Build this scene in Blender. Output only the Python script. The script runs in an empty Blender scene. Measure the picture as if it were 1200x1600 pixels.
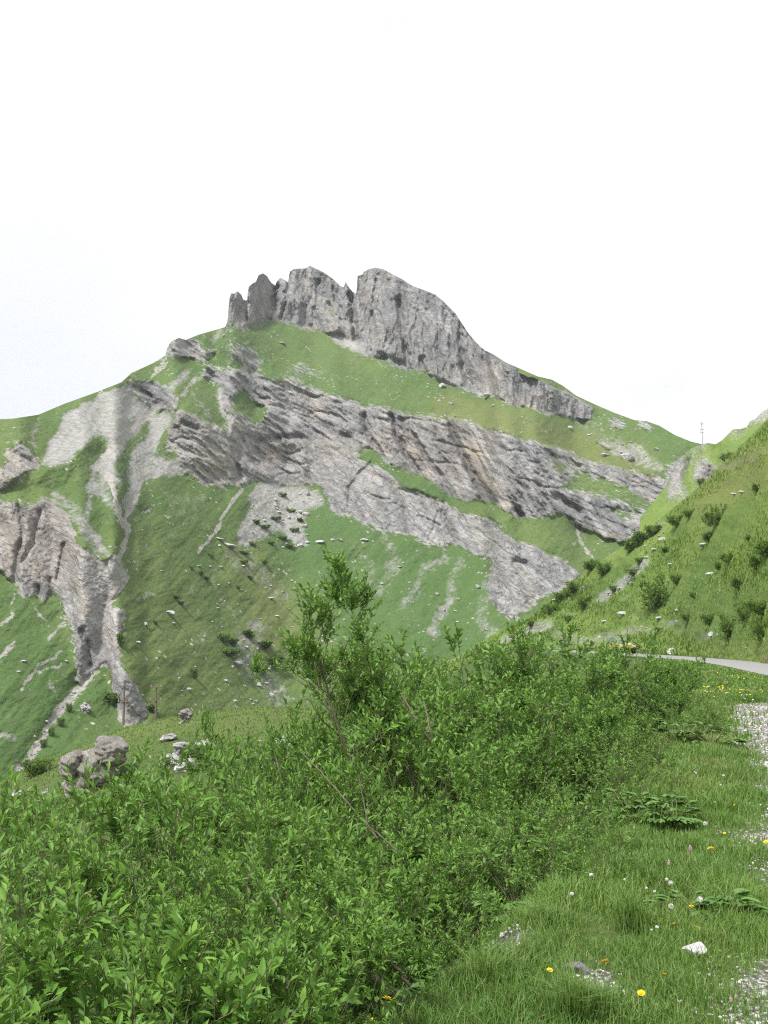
import bpy, bmesh, math, random
import numpy as np
from mathutils import Vector, Matrix

S = bpy.context.scene
COL = S.collection
RNG = np.random.default_rng(11)
random.seed(5)

# ------------------------------------------------------------------ camera
F = 1570.0                       # focal length in pixels of the 1200 x 1600 photograph
PITCH = math.atan(200 / F)
CAM_Z = 1.6
cam = bpy.data.cameras.new('camera'); cam_o = bpy.data.objects.new('camera', cam); COL.objects.link(cam_o)
cam.sensor_fit = 'VERTICAL'; cam.sensor_height = 24; cam.sensor_width = 18
cam.lens = F / 1600 * 24
cam.clip_start = 0.1; cam.clip_end = 20000
cam_o.location = (0, 0, CAM_Z); cam_o.rotation_euler = (math.pi / 2 + PITCH, 0, 0)
S.camera = cam_o

# ------------------------------------------------------------------ light
SUN_AZ = math.radians(216)       # from +Y clockwise: behind the camera to the left
SUN_EL = math.radians(56)
W = bpy.data.worlds.new('World'); S.world = W; W.use_nodes = True
nt = W.node_tree; nt.nodes.clear()
out = nt.nodes.new('ShaderNodeOutputWorld'); bg = nt.nodes.new('ShaderNodeBackground')
sky = nt.nodes.new('ShaderNodeTexSky'); sky.sky_type = 'NISHITA'; sky.sun_disc = False
sky.sun_elevation = SUN_EL; sky.sun_rotation = SUN_AZ
bg.inputs['Strength'].default_value = 0.1
tc = nt.nodes.new('ShaderNodeTexCoord')
no = nt.nodes.new('ShaderNodeTexNoise'); no.inputs['Scale'].default_value = 2.6; no.inputs['Detail'].default_value = 6
mp = nt.nodes.new('ShaderNodeMapping'); mp.inputs['Scale'].default_value = (1, 1, 2.2)
nt.links.new(tc.outputs['Generated'], mp.inputs['Vector']); nt.links.new(mp.outputs[0], no.inputs['Vector'])
dot = nt.nodes.new('ShaderNodeVectorMath'); dot.operation = 'DOT_PRODUCT'
_d = Vector((-0.44, 1, 0.235)).normalized(); dot.inputs[1].default_value = _d
nrm = nt.nodes.new('ShaderNodeVectorMath'); nrm.operation = 'NORMALIZE'
nt.links.new(tc.outputs['Generated'], nrm.inputs[0]); nt.links.new(nrm.outputs[0], dot.inputs[0])
mr = nt.nodes.new('ShaderNodeMapRange'); mr.inputs[1].default_value = 0.955; mr.inputs[2].default_value = 1.0
mr.inputs[3].default_value = 0.0; mr.inputs[4].default_value = 0.30
nt.links.new(dot.outputs['Value'], mr.inputs[0])
mr2 = nt.nodes.new('ShaderNodeMapRange'); mr2.inputs[1].default_value = 0.35; mr2.inputs[2].default_value = 0.62
mr2.inputs[3].default_value = 0.95; mr2.inputs[4].default_value = 0.70
nt.links.new(no.outputs[0], mr2.inputs[0])
mul = nt.nodes.new('ShaderNodeMath'); mul.operation = 'MULTIPLY'
nt.links.new(mr.outputs[0], mul.inputs[0]); nt.links.new(no.outputs[0], mul.inputs[1])
mulb = nt.nodes.new('ShaderNodeMath'); mulb.operation = 'MULTIPLY'; mulb.inputs[1].default_value = 2.9
nt.links.new(mul.outputs[0], mulb.inputs[0])
inv = nt.nodes.new('ShaderNodeMath'); inv.operation = 'SUBTRACT'; inv.inputs[0].default_value = 0.97; inv.use_clamp = True
nt.links.new(mulb.outputs[0], inv.inputs[1])
mx = nt.nodes.new('ShaderNodeMix'); mx.data_type = 'RGBA'
nt.links.new(inv.outputs[0], mx.inputs['Factor'])
nt.links.new(sky.outputs[0], mx.inputs['A'])
mrc = nt.nodes.new('ShaderNodeMapRange'); mrc.inputs[1].default_value = 0.35; mrc.inputs[2].default_value = 0.6; mrc.inputs[3].default_value = 5.1; mrc.inputs[4].default_value = 6.3
nt.links.new(no.outputs[0], mrc.inputs[0]); nt.links.new(mrc.outputs[0], mx.inputs['B'])
mx.inputs['Factor'].default_value = 0.95
for l_ in list(mx.inputs['Factor'].links): nt.links.remove(l_)
mx3 = nt.nodes.new('ShaderNodeMix'); mx3.data_type = 'RGBA'; nt.links.new(inv.outputs[0], mx3.inputs['Factor'])
mx3.inputs['A'].default_value = (3.75, 3.9, 4.4, 1); nt.links.new(mx.outputs['Result'], mx3.inputs['B'])
nt.links.new(mx3.outputs['Result'], bg.inputs['Color']); nt.links.new(bg.outputs[0], out.inputs['Surface'])

sun = bpy.data.lights.new('sun', 'SUN'); sun.energy = 2.7; sun.angle = math.radians(6); sun.color = (1, 0.965, 0.91)
sun_o = bpy.data.objects.new('sun', sun); COL.objects.link(sun_o)
sd = Vector((math.sin(SUN_AZ) * math.cos(SUN_EL), math.cos(SUN_AZ) * math.cos(SUN_EL), math.sin(SUN_EL)))
sun_o.rotation_euler = sd.to_track_quat('Z', 'Y').to_euler(); sun_o.location = (0, 0, 50)

S.view_settings.view_transform = 'Standard'; S.view_settings.look = 'None'
S.view_settings.exposure = 1.06; S.view_settings.gamma = 1.0
S.render.engine = 'CYCLES'
S.cycles.use_denoising = False; S.cycles.pixel_filter_type = 'BLACKMAN_HARRIS'; S.cycles.filter_width = 1.15
S.cycles.max_bounces = 6; S.cycles.diffuse_bounces = 3; S.cycles.transmission_bounces = 3; S.cycles.glossy_bounces = 2

# ------------------------------------------------------------------ helpers
def ray(u, v):
    """pixel of the 1200x1600 photo -> (lateral, elevation) tangents per metre of depth along +Y"""
    a = (np.asarray(u, float) - 600) / F; b = (800 - np.asarray(v, float)) / F
    y = math.cos(PITCH) - b * math.sin(PITCH); z = math.sin(PITCH) + b * math.cos(PITCH)
    return a / y, z / y

def at(u, v, D):
    tx, te = ray(u, v)
    return Vector((float(tx * D), float(D), float(CAM_Z + te * D)))

_LAT = np.random.default_rng(3).random((256, 256))
def vnoise(x, y):
    xi = np.floor(x).astype(int); yi = np.floor(y).astype(int)
    fx = x - xi; fy = y - yi
    fx = fx * fx * (3 - 2 * fx); fy = fy * fy * (3 - 2 * fy)
    a = _LAT[xi & 255, yi & 255]; b = _LAT[(xi + 1) & 255, yi & 255]
    c = _LAT[xi & 255, (yi + 1) & 255]; d = _LAT[(xi + 1) & 255, (yi + 1) & 255]
    return (a * (1 - fx) + b * fx) * (1 - fy) + (c * (1 - fx) + d * fx) * fy * 1.0 - 0.5 * 1.0

def fbm(x, y, octv=4, gain=0.5, ridged=False):
    s = 0; amp = 1; x = np.asarray(x, float) + 31.7; y = np.asarray(y, float) + 17.3
    for k in range(octv):
        n = vnoise(x, y) * 2
        if ridged: n = 1 - 2 * np.abs(n)
        s = s + amp * n; amp *= gain
        x, y = x * 1.62 - y * 1.18 + 5.2, x * 1.18 + y * 1.62 + 1.3
    return s

def smooth(a, lo, hi):
    t = np.clip((a - lo) / (hi - lo), 0, 1); return t * t * (3 - 2 * t)

def inpoly(U, V, pts):
    pts = np.asarray(pts, float); m = np.zeros(U.shape, bool)
    x0, y0 = pts.min(0); x1, y1 = pts.max(0)
    sel = (U >= x0) & (U <= x1) & (V >= y0) & (V <= y1)
    u = U[sel]; v = V[sel]; r = np.zeros(u.shape, bool)
    n = len(pts)
    for i in range(n):
        ax, ay = pts[i]; bx, by = pts[(i + 1) % n]
        if ay == by: continue
        r ^= ((ay > v) != (by > v)) & (u < (bx - ax) * (v - ay) / (by - ay) + ax)
    m[sel] = r; return m

def segdist(U, V, pts, wid):
    """distance to a polyline divided by its (interpolated) half width"""
    best = np.full(U.shape, 9.0)
    pts = [p if len(p) == 3 else (p[0], p[1], wid) for p in pts]
    for (ax, ay, aw), (bx, by, bw) in zip(pts[:-1], pts[1:]):
        m = 3 * max(aw, bw) + 2
        sel = (U > min(ax, bx) - m) & (U < max(ax, bx) + m) & (V > min(ay, by) - m) & (V < max(ay, by) + m)
        if not sel.any(): continue
        u = U[sel]; v = V[sel]; dx, dy = bx - ax, by - ay
        t = np.clip(((u - ax) * dx + (v - ay) * dy) / (dx * dx + dy * dy + 1e-9), 0, 1)
        d = np.hypot(u - ax - t * dx, v - ay - t * dy) / (aw + (bw - aw) * t)
        best[sel] = np.minimum(best[sel], d)
    return best

def blur(A, k, ax):
    if k < 1: return A
    pad = [(0, 0)] * A.ndim; pad[ax] = (k, k)
    B = np.pad(A, pad, mode='edge'); c = np.cumsum(B, axis=ax)
    z = np.zeros_like(np.take(c, [0], axis=ax)); c = np.concatenate([z, c], axis=ax)
    n = A.shape[ax]; w = 2 * k + 1
    return (np.take(c, np.arange(w, w + n), axis=ax) - np.take(c, np.arange(0, n), axis=ax)) / w
def blur2(A, k):
    for _ in range(2): A = blur(blur(A, k, 0), k, 1)
    return A

def mesh_np(name, V, faces, mat=None, attrs=None, smooth_shade=True):
    me = bpy.data.meshes.new(name); V = np.ascontiguousarray(V, dtype=np.float32)
    me.vertices.add(len(V)); me.vertices.foreach_set('co', V.ravel())
    faces = [np.asarray(f, dtype=np.int32) for f in (faces if isinstance(faces, list) else [faces])]
    loops = np.concatenate([f.ravel() for f in faces])
    tot = np.concatenate([np.full(len(f), f.shape[1], np.int32) for f in faces])
    start = np.concatenate([[0], np.cumsum(tot)[:-1]]).astype(np.int32)
    me.loops.add(len(loops)); me.loops.foreach_set('vertex_index', loops)
    me.polygons.add(len(tot)); me.polygons.foreach_set('loop_start', start); me.polygons.foreach_set('loop_total', tot)
    me.polygons.foreach_set('use_smooth', np.full(len(tot), smooth_shade))
    for k, a in (attrs or {}).items():
        at_ = me.attributes.new(k, 'FLOAT', 'POINT'); at_.data.foreach_set('value', np.ascontiguousarray(a, dtype=np.float32).ravel())
    me.update(calc_edges=True)
    if mat: me.materials.append(mat)
    return me

def link(name, me, parent=None, loc=None):
    o = bpy.data.objects.new(name, me); COL.objects.link(o)
    if parent: o.parent = parent
    if loc is not None: o.location = loc
    return o
def tag(o, label=None, cat=None, group=None, kind=None):
    if label: o['label'] = label
    if cat: o['category'] = cat
    if group: o['group'] = group
    if kind: o['kind'] = kind
    return o
def copy_tree(src, parent=None):
    c = src.copy(); COL.objects.link(c)
    if parent: c.parent = parent
    for ch in list(src.children):
        copy_tree(ch, c)
    return c

# ------------------------------------------------------------------ materials
class NB:
    def __init__(s, name):
        s.m = bpy.data.materials.new(name); s.m.use_nodes = True; s.t = s.m.node_tree; s.t.nodes.clear()
        s.out = s.n('ShaderNodeOutputMaterial')
    def n(s, t, **k):
        q = s.t.nodes.new(t)
        for a, b in k.items(): setattr(q, a, b)
        return q
    def put(s, sock, v):
        if hasattr(v, 'is_output') or isinstance(v, bpy.types.NodeSocket): s.t.links.new(v, sock)
        elif v is not None: sock.default_value = v
    def noise(s, scale, detail=5, rough=0.55, vec=None, dist=0.0):
        q = s.n('ShaderNodeTexNoise'); q.inputs['Scale'].default_value = scale; q.inputs['Detail'].default_value = detail
        q.inputs['Roughness'].default_value = rough; q.inputs['Distortion'].default_value = dist
        s.put(q.inputs['Vector'], vec if vec else s.obj()); return q.outputs[0]
    def voro(s, scale, vec=None, feature='F1'):
        q = s.n('ShaderNodeTexVoronoi', feature=feature); q.inputs['Scale'].default_value = scale
        s.put(q.inputs['Vector'], vec if vec else s.obj()); return q.outputs[0]
    def obj(s):
        if not hasattr(s, '_o'): s._o = s.n('ShaderNodeTexCoord').outputs['Object']
        return s._o
    def mapping(s, rot=(0, 0, 0), scale=(1, 1, 1), kind='POINT'):
        q = s.n('ShaderNodeMapping', vector_type=kind); q.inputs['Rotation'].default_value = rot; q.inputs['Scale'].default_value = scale
        s.put(q.inputs['Vector'], s.obj()); return q.outputs[0]
    def attr(s, name):
        q = s.n('ShaderNodeAttribute', attribute_name=name); return q.outputs['Fac']
    def math(s, op, a, b=None, c=None, clamp=False):
        q = s.n('ShaderNodeMath', operation=op, use_clamp=clamp); s.put(q.inputs[0], a)
        if b is not None: s.put(q.inputs[1], b)
        if c is not None: s.put(q.inputs[2], c)
        return q.outputs[0]
    def rng(s, a, lo, hi, o0=0.0, o1=1.0):
        q = s.n('ShaderNodeMapRange'); s.put(q.inputs[0], a)
        for i, v in zip((1, 2, 3, 4), (lo, hi, o0, o1)): q.inputs[i].default_value = v
        return q.outputs[0]
    def mix(s, f, a, b, blend='MIX'):
        q = s.n('ShaderNodeMix', data_type='RGBA', blend_type=blend)
        s.put(q.inputs['Factor'], f)
        s.put(q.inputs['A'], (*a, 1) if isinstance(a, tuple) and len(a) == 3 else a)
        s.put(q.inputs['B'], (*b, 1) if isinstance(b, tuple) and len(b) == 3 else b)
        return q.outputs['Result']
    def ramp(s, f, stops):
        q = s.n('ShaderNodeValToRGB'); el = q.color_ramp.elements
        while len(el) < len(stops): el.new(0.5)
        for e, (p, c) in zip(el, stops): e.position = p; e.color = (*c, 1)
        s.put(q.inputs[0], f); return q.outputs[0]
    def bump(s, h, strength=0.5, dist=0.1, nrm=None):
        q = s.n('ShaderNodeBump'); q.inputs['Strength'].default_value = strength; q.inputs['Distance'].default_value = dist
        s.put(q.inputs['Height'], h)
        if nrm: s.put(q.inputs['Normal'], nrm)
        return q.outputs[0]
    def bsdf(s, col, rough=0.8, normal=None, spec=0.3, link=True):
        q = s.n('ShaderNodeBsdfPrincipled'); s.put(q.inputs['Base Color'], (*col, 1) if isinstance(col, tuple) else col)
        s.put(q.inputs['Roughness'], rough); q.inputs['Specular IOR Level'].default_value = spec
        if normal: s.put(q.inputs['Normal'], normal)
        if link: s.t.links.new(q.outputs[0], s.out.inputs['Surface'])
        return q

def rock_color(b, sc, warm=True):
    """grey layered limestone, feature size ~1/sc metres; beds dip to the right, joints cut across them"""
    bed = b.mapping(rot=(0.1, 0.42, 0.15), scale=(5.0, 5.0, 0.6), kind='TEXTURE')
    joint = b.mapping(rot=(-0.15, 1.1, 0.1), scale=(4.0, 2.0, 0.8), kind='TEXTURE')
    def lines(vec, scale, width, dist=0.5):
        n = b.noise(scale, 5, 0.6, vec, dist)
        return b.rng(b.math('ABSOLUTE', b.math('SUBTRACT', n, 0.5)), 0.0, width, 1.0, 0.0)
    l1 = lines(joint, sc * 0.55, 0.022); l2 = lines(bed, sc * 0.8, 0.018); l3 = lines(joint, sc * 1.6, 0.035); l4 = lines(bed, sc * 2.4, 0.04)
    crack = b.math('MAXIMUM', b.math('MAXIMUM', l1, b.math('MULTIPLY', l2, 0.8)), b.math('MAXIMUM', b.math('MULTIPLY', l3, 0.6), b.math('MULTIPLY', l4, 0.45)), clamp=True)
    nb_ = b.noise(sc * 1.6, 9, 0.7, bed, 0.4); nj = b.noise(sc * 1.8, 9, 0.7, joint, 0.5)
    n1 = b.noise(sc * 0.35, 7, 0.62, dist=0.6); n3 = b.noise(sc * 0.09, 4); nf = b.noise(sc * 6, 6, 0.8)
    n2 = b.math('ADD', b.math('MULTIPLY', nb_, 0.5), b.math('MULTIPLY', nj, 0.5))
    c = b.ramp(n2, [(0.38, (0.15, 0.148, 0.152)), (0.46, (0.24, 0.233, 0.23)), (0.53, (0.33, 0.316, 0.302)), (0.62, (0.50, 0.475, 0.44))])
    c2 = b.ramp(n1, [(0.32, (0.18, 0.183, 0.193)), (0.5, (0.31, 0.30, 0.29)), (0.7, (0.44, 0.41, 0.37))])
    c = b.mix(0.4, c, c2)
    c = b.mix(b.rng(nf, 0.36, 0.64, 0.0, 1.0), b.mix(0.32, c, (0.10, 0.10, 0.105)), b.mix(0.24, c, (0.56, 0.54, 0.50)))
    c = b.mix(b.math('MULTIPLY', crack, 0.62), c, (0.07, 0.07, 0.075))  # shade inside the cracks, put into the rock colour
    if warm: c = b.mix(b.rng(n3, 0.50, 0.68, 0, 0.42), c, b.mix(0.5, c, (0.36, 0.28, 0.20)))
    c = b.mix(1.0, c, (1.07, 1.09, 1.13), 'MULTIPLY')
    h = b.math('SUBTRACT', n2, b.math('MULTIPLY', crack, 0.22))
    return c, n1, h

def mat_terrain(name, sc=0.12, grass_dark=(0.070, 0.122, 0.040), grass_light=(0.138, 0.176, 0.062), speck=1.0):
    b = NB(name)
    rock, n1, n2 = rock_color(b, sc)
    stain_shade = b.attr('stain_shade')
    rock = b.mix(b.math('MULTIPLY', stain_shade, 0.85), rock, b.mix(b.rng(n1, 0.4, 0.6), (0.085, 0.09, 0.10), (0.135, 0.122, 0.11)))
    warm = b.attr('warm'); rock = b.mix(b.math('MULTIPLY', warm, b.rng(n2, 0.38, 0.55, 0.15, 0.75)), rock, (0.38, 0.31, 0.215))
    # grass
    g1 = b.noise(sc * 0.12, 5, 0.6); g2 = b.noise(sc * 1.4, 8, 0.7); g3 = b.noise(sc * 7, 4, 0.7)
    g = b.mix(b.rng(g1, 0.35, 0.65), grass_dark, grass_light)
    g = b.mix(b.rng(g2, 0.35, 0.7, 0, 0.65), g, (0.105, 0.175, 0.042))
    g = b.mix(b.rng(g3, 0.42, 0.68, 0, 0.6), g, (0.046, 0.085, 0.026)); g = b.mix(b.rng(b.noise(sc * 2.6, 9, 0.8, b.mapping(rot=(0, -0.9, 0), scale=(3, 3, 0.8), kind='TEXTURE')), 0.56, 0.68, 0, 0.45), g, (0.20, 0.19, 0.13))
    dry = b.attr('dry'); g = b.mix(b.math('MULTIPLY', dry, b.rng(g2, 0.3, 0.6, 0.3, 1)), g, (0.20, 0.19, 0.07))
    lush = b.attr('lush'); g = b.mix(b.math('MULTIPLY', lush, b.rng(g2, 0.25, 0.6, 0.3, 0.8)), g, (0.062, 0.128, 0.038))
    # scree
    s1 = b.noise(sc * 5, 6, 0.8); s2 = b.noise(sc * 0.8, 5)
    s = b.mix(b.rng(s1, 0.3, 0.7), (0.15, 0.151, 0.150), (0.42, 0.412, 0.40))
    s = b.mix(b.rng(b.attr('scree'), 0.7, 1.0, 0, 0.5), s, (0.42, 0.40, 0.375)); s = b.mix(b.rng(s2, 0.45, 0.7, 0, 0.35), s, (0.24, 0.22, 0.18))
    en = b.noise(sc * 3.4, 12, 0.8, b.mapping(rot=(0, 0.6, 0), scale=(1.8, 1.8, 0.7), kind='TEXTURE'))
    ra = b.math('ADD', b.attr('rock'), b.math('MULTIPLY', b.math('SUBTRACT', en, 0.5), 3.4))
    rm = b.rng(ra, 0.40, 0.52)
    sa = b.math('ADD', b.attr('scree'), b.math('MULTIPLY', b.math('SUBTRACT', b.noise(sc * 3.0, 12, 0.85, b.mapping(rot=(0, -0.85, 0), scale=(1.8, 1.8, 0.8), kind='TEXTURE')), 0.5), 2.4))
    sm = b.rng(sa, 0.34, 0.72)
    # stones lying in the grass
    vo = b.voro(sc * 3.2); gate = b.math('MULTIPLY', b.rng(vo, 0.24, 0.14), b.rng(b.noise(sc * 0.5, 5), 0.54, 0.62))
    gate = b.math('MULTIPLY', gate, speck)
    c = b.mix(gate, g, (0.42, 0.405, 0.38))
    c = b.mix(sm, c, s); c = b.mix(rm, c, rock)
    pa = b.math('ADD', b.attr('pale'), b.math('MULTIPLY', b.math('SUBTRACT', b.noise(sc * 4, 10, 0.85), 0.5), 3.2)); c = b.mix(b.rng(pa, 0.42, 0.6), c, b.mix(b.rng(s1, 0.35, 0.65), (0.20, 0.192, 0.18), (0.42, 0.40, 0.37)))
    h = b.math('MULTIPLY', n2, b.rng(b.attr('rock'), 0.2, 0.8, 0.25, 1.0))
    nb = b.bump(h, 1.0, 1.0 / sc * 0.12)
    nb = b.bump(b.math('ADD', s1, g3), 0.7, 0.40 / sc * 0.12, nb)
    b.bsdf(c, 0.95, nb, 0.15); return b.m

def mat_rock(name, sc=1.0, tone=1.0, lichen=0.3):
    b = NB(name); c, n1, n2 = rock_color(b, sc, False)
    if tone != 1.0: c = b.mix(1.0, c, (tone, tone, tone) if tone > 1 else (tone * 1.22, tone * 1.16, tone * 1.08), 'MULTIPLY')
    c = b.mix(b.rng(b.noise(sc * 1.3, 5), 0.52, 0.7, 0, lichen), c, (0.33, 0.22, 0.12))
    nb = b.bump(n2, 0.8, 0.12 / sc); nb = b.bump(b.noise(sc * 12, 5, 0.7), 0.5, 0.02 / sc, nb)
    b.bsdf(c, 0.9, nb, 0.2); return b.m

def mat_leaf(name, dark, light, young=(0.19, 0.27, 0.045), trans=0.35, gloss=0.35):
    b = NB(name)
    t = b.attr('tint'); oi = b.n('ShaderNodeObjectInfo').outputs['Random']
    c = b.mix(t, dark, light)
    c = b.mix(b.attr('young'), c, young)
    c = b.mix(b.rng(oi, 0, 1, 0.0, 0.22), c, tuple(x * .75 for x in dark))
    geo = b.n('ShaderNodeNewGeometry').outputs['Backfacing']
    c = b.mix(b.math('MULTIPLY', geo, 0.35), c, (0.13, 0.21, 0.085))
    p = b.bsdf(c, 0.5, None, gloss, link=False)
    tr = b.n('ShaderNodeBsdfTranslucent'); b.put(tr.inputs[0], b.mix(0.55, c, (0.16, 0.26, 0.02)))
    m = b.n('ShaderNodeMixShader'); m.inputs[0].default_value = trans
    b.t.links.new(p.outputs[0], m.inputs[1]); b.t.links.new(tr.outputs[0], m.inputs[2])
    b.t.links.new(m.outputs[0], b.out.inputs['Surface']); return b.m

def mat_plain(name, col, rough=0.7, var=0.25, sc=8.0, spec=0.3, metal=0.0):
    b = NB(name); n = b.noise(sc, 5, 0.65)
    dk = tuple(x * (1 - var) for x in col); lt = tuple(min(1, x * (1 + var)) for x in col)
    p = b.bsdf(b.mix(b.rng(n, 0.3, 0.7), dk, lt), rough, b.bump(n, 0.2, 0.01), spec); p.inputs['Metallic'].default_value = metal
    return b.m

M = {}
M['mountain'] = mat_terrain('mountain_ground', 0.12)
M['hill'] = mat_terrain('hillside_ground', 0.6, (0.105, 0.18, 0.036), (0.21, 0.27, 0.062), 0.6)
M['bark'] = mat_plain('willow_bark', (0.115, 0.11, 0.06), 0.85, 0.45, 14)
M['shoot'] = mat_plain('shoot_bark', (0.16, 0.12, 0.06), 0.7, 0.4, 14)
M['leaf'] = mat_leaf('willow_leaf', (0.082, 0.195, 0.028), (0.195, 0.385, 0.062), (0.34, 0.52, 0.09), 0.36, 0.35)
M['leaf_far'] = mat_leaf('hill_shrub_leaf', (0.125, 0.235, 0.045), (0.22, 0.35, 0.07), (0.28, 0.40, 0.08), 0.36, 0.1)
M['herb'] = mat_leaf('herb_leaf', (0.08, 0.18, 0.04), (0.16, 0.29, 0.07), (0.12, 0.2, 0.04), 0.25, 0.3)
M['blade'] = mat_leaf('grass_blade', (0.095, 0.215, 0.034), (0.215, 0.36, 0.070), (0.42, 0.40, 0.18), 0.34, 0.15)
M['blade_hill'] = mat_leaf('hill_grass_blade', (0.14, 0.26, 0.040), (0.28, 0.40, 0.075), (0.42, 0.42, 0.18), 0.34, 0.1)
M['limestone'] = mat_rock('limestone', 0.9, 1.25, 0.1)
M['farstone'] = mat_rock('far_limestone', 0.25, 1.7, 0.05)
M['outcrop'] = mat_rock('outcrop_rock', 1.2, 0.62, 0.4)
M['white'] = mat_plain('white_stone', (0.42, 0.41, 0.43), 0.75, 0.2, 18)
M['wood'] = mat_plain('pole_wood', (0.16, 0.115, 0.09), 0.9, 0.3, 5)
M['steel'] = mat_plain('mast_steel', (0.33, 0.33, 0.38), 0.6, 0.15, 5)
M['yellow'] = mat_plain('dandelion_petal', (0.85, 0.60, 0.015), 0.6, 0.15, 60)
M['fluff'] = mat_plain('seed_fluff', (0.55, 0.54, 0.48), 0.9, 0.1, 60)
M['pink'] = mat_plain('bistort_petal', (0.52, 0.34, 0.42), 0.7, 0.2, 60)
M['petal'] = mat_plain('white_petal', (0.55, 0.55, 0.53), 0.7, 0.1, 60)
M['stem'] = mat_plain('flower_stem', (0.14, 0.17, 0.05), 0.7, 0.2, 30)
M['car'] = mat_plain('yellow_paint', (0.50, 0.41, 0.13), 0.35, 0.05, 3, 0.5)
M['glass'] = mat_plain('car_glass', (0.12, 0.17, 0.17), 0.1, 0.1, 3, 0.6)
M['rubber'] = mat_plain('rubber', (0.03, 0.03, 0.03), 0.8, 0.2, 20)
M['lamp'] = mat_plain('lamp_glass', (0.6, 0.58, 0.5), 0.2, 0.1, 20, 0.6)

# ------------------------------------------------------------------ terrain seen face-on: surfaces built by integrating slope
class Face:
    def __init__(s, name, sky_pts, vbot, u0, u1, du, nrow, base_R, mat, back=14):
        s.name = name; s.mat = mat; s.back = back
        sp = np.array(sky_pts, float)
        s.us = np.arange(u0, u1 + du, du); s.sky = np.interp(s.us, sp[:, 0], sp[:, 1])
        vb = np.interp(s.us, [p[0] for p in vbot], [p[1] for p in vbot])
        t = np.linspace(0, 1, nrow)
        mid = s.sky.copy()                       # smooth line below the skyline; only the last rows follow its teeth
        for _ in range(3): mid = blur(mid[None], int(22 / du), 1)[0]
        mid = np.maximum(mid, s.sky) + 34
        s.U = np.repeat(s.us[:, None], nrow, 1)
        n1 = int(nrow * 0.9); t1 = np.linspace(0, 1, n1); t2 = np.linspace(0, 1, nrow - n1 + 1)[1:]
        for _ in range(2): mid = blur(mid[None], int(12 / du), 1)[0]
        s.V = np.concatenate([vb[:, None] + t1[None] * (mid - vb)[:, None], mid[:, None] + t2[None] * (s.sky - mid)[:, None]], 1)
        s.R0 = np.interp(s.us, [p[0] for p in base_R], [p[1] for p in base_R])
        s.wu = s.U + 5 * fbm(s.U / 17, s.V / 17, 4); s.wv = s.V + 4 * fbm(s.U / 15 + 40, s.V / 15, 4)
        s.ch = {k: np.zeros(s.U.shape) for k in ('rock', 'scree', 'stain_shade', 'warm', 'dry', 'lush', 'pale')}
        s.steep = np.zeros(s.U.shape); s.disp = np.zeros(s.U.shape)
    def poly(s, ch, pts, val=1.0, steep=None, erase=False):
        m = inpoly(s.wu, s.wv, pts)
        if erase:
            for c in ch: s.ch[c][m] = np.minimum(s.ch[c][m], val if val > 0.05 else -0.7)
        else: s.ch[ch][m] = np.maximum(s.ch[ch][m], val)
        if steep is not None: s.steep[inpoly(s.U, s.V, pts)] = steep
    def line(s, ch, pts, w, val=1.0, soft=1.0):
        d = segdist(s.wu, s.wv, pts, w); m = 1 - smooth(d, 0.7, 0.7 + 0.6 * soft)
        s.ch[ch] = np.maximum(s.ch[ch], m * val)
    def ledge(s, pts, w, depth, k):      # a bedding ledge that wavers and comes and goes
        d = segdist(s.U + 9 * fbm(s.U / 50 + k, s.V / 50, 2), s.V + 6 * fbm(s.U / 34 + k, s.V / 40, 3), pts, w)
        s.disp += depth / F * np.exp(-(d ** 2) * 1.1) * (d < 3) * smooth(fbm(s.U / 45 + 3 * k, s.V / 40 + k, 3), -.35, .7)
    def groove(s, pts, w, depth):        # depth in pixels-worth of metres, + goes into the slope
        d = segdist(s.U + 2 * fbm(s.U / 9, s.V / 9, 3), s.V, pts, w); s.disp += depth / F * np.exp(-(d ** 2) * 1.3) * (d < 3)
    def build(s, base_deg, steep_deg):
        tx, te = ray(s.U, s.V)
        k = np.clip(s.steep, 0, 1)
        kb = blur2(k, 2)
        tan = np.tan(np.radians(base_deg if np.isscalar(base_deg) else base_deg)) * (1 - kb) + math.tan(math.radians(steep_deg)) * kb
        tan = np.maximum(tan, te + 0.16)
        inc = np.diff(te, axis=1) / (0.5 * (tan[:, 1:] + tan[:, :-1]) - 0.5 * (te[:, 1:] + te[:, :-1]))
        lnR = np.log(s.R0)[:, None] + np.concatenate([np.zeros((len(s.us), 1)), np.cumsum(inc, 1)], 1)
        for _ in range(3): lnR = blur(lnR, int(8 / (s.us[1] - s.us[0])), 0)
        R = np.exp(lnR + s.disp); s.R = R
        X = tx * R; Y = R; Z = CAM_Z + te * R
        # the far side, falling away behind the skyline
        bk = np.arange(1, s.back + 1)
        dd = (bk ** 1.6)[None, :] * 0.0016 * R[:, -1:] * 1.0
        Xb = X[:, -1:] * (1 + dd / R[:, -1:]); Yb = Y[:, -1:] + dd; Zb = Z[:, -1:] - dd * 0.9 - 0.0004 * R[:, -1:] * bk
        X = np.concatenate([X, Xb], 1); Y = np.concatenate([Y, Yb], 1); Z = np.concatenate([Z, Zb], 1)
        nu, nv = X.shape; idx = np.arange(nu * nv).reshape(nu, nv)
        f = np.stack([idx[:-1, :-1], idx[1:, :-1], idx[1:, 1:], idx[:-1, 1:]], -1).reshape(-1, 4)
        at_ = {}
        for c, a in s.ch.items():
            a = blur2(a, 5 if c == 'rock' else 3 if c in ('scree', 'dry') else 4 if c == 'lush' else 1)
            at_[c] = np.concatenate([a, np.repeat(a[:, -1:], s.back, 1)], 1)
        me = mesh_np(s.name, np.stack([X, Y, Z], -1).reshape(-1, 3), f, s.mat, at_)
        o = link(s.name, me); tag(o, kind='structure'); s.o = o; return o
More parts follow.
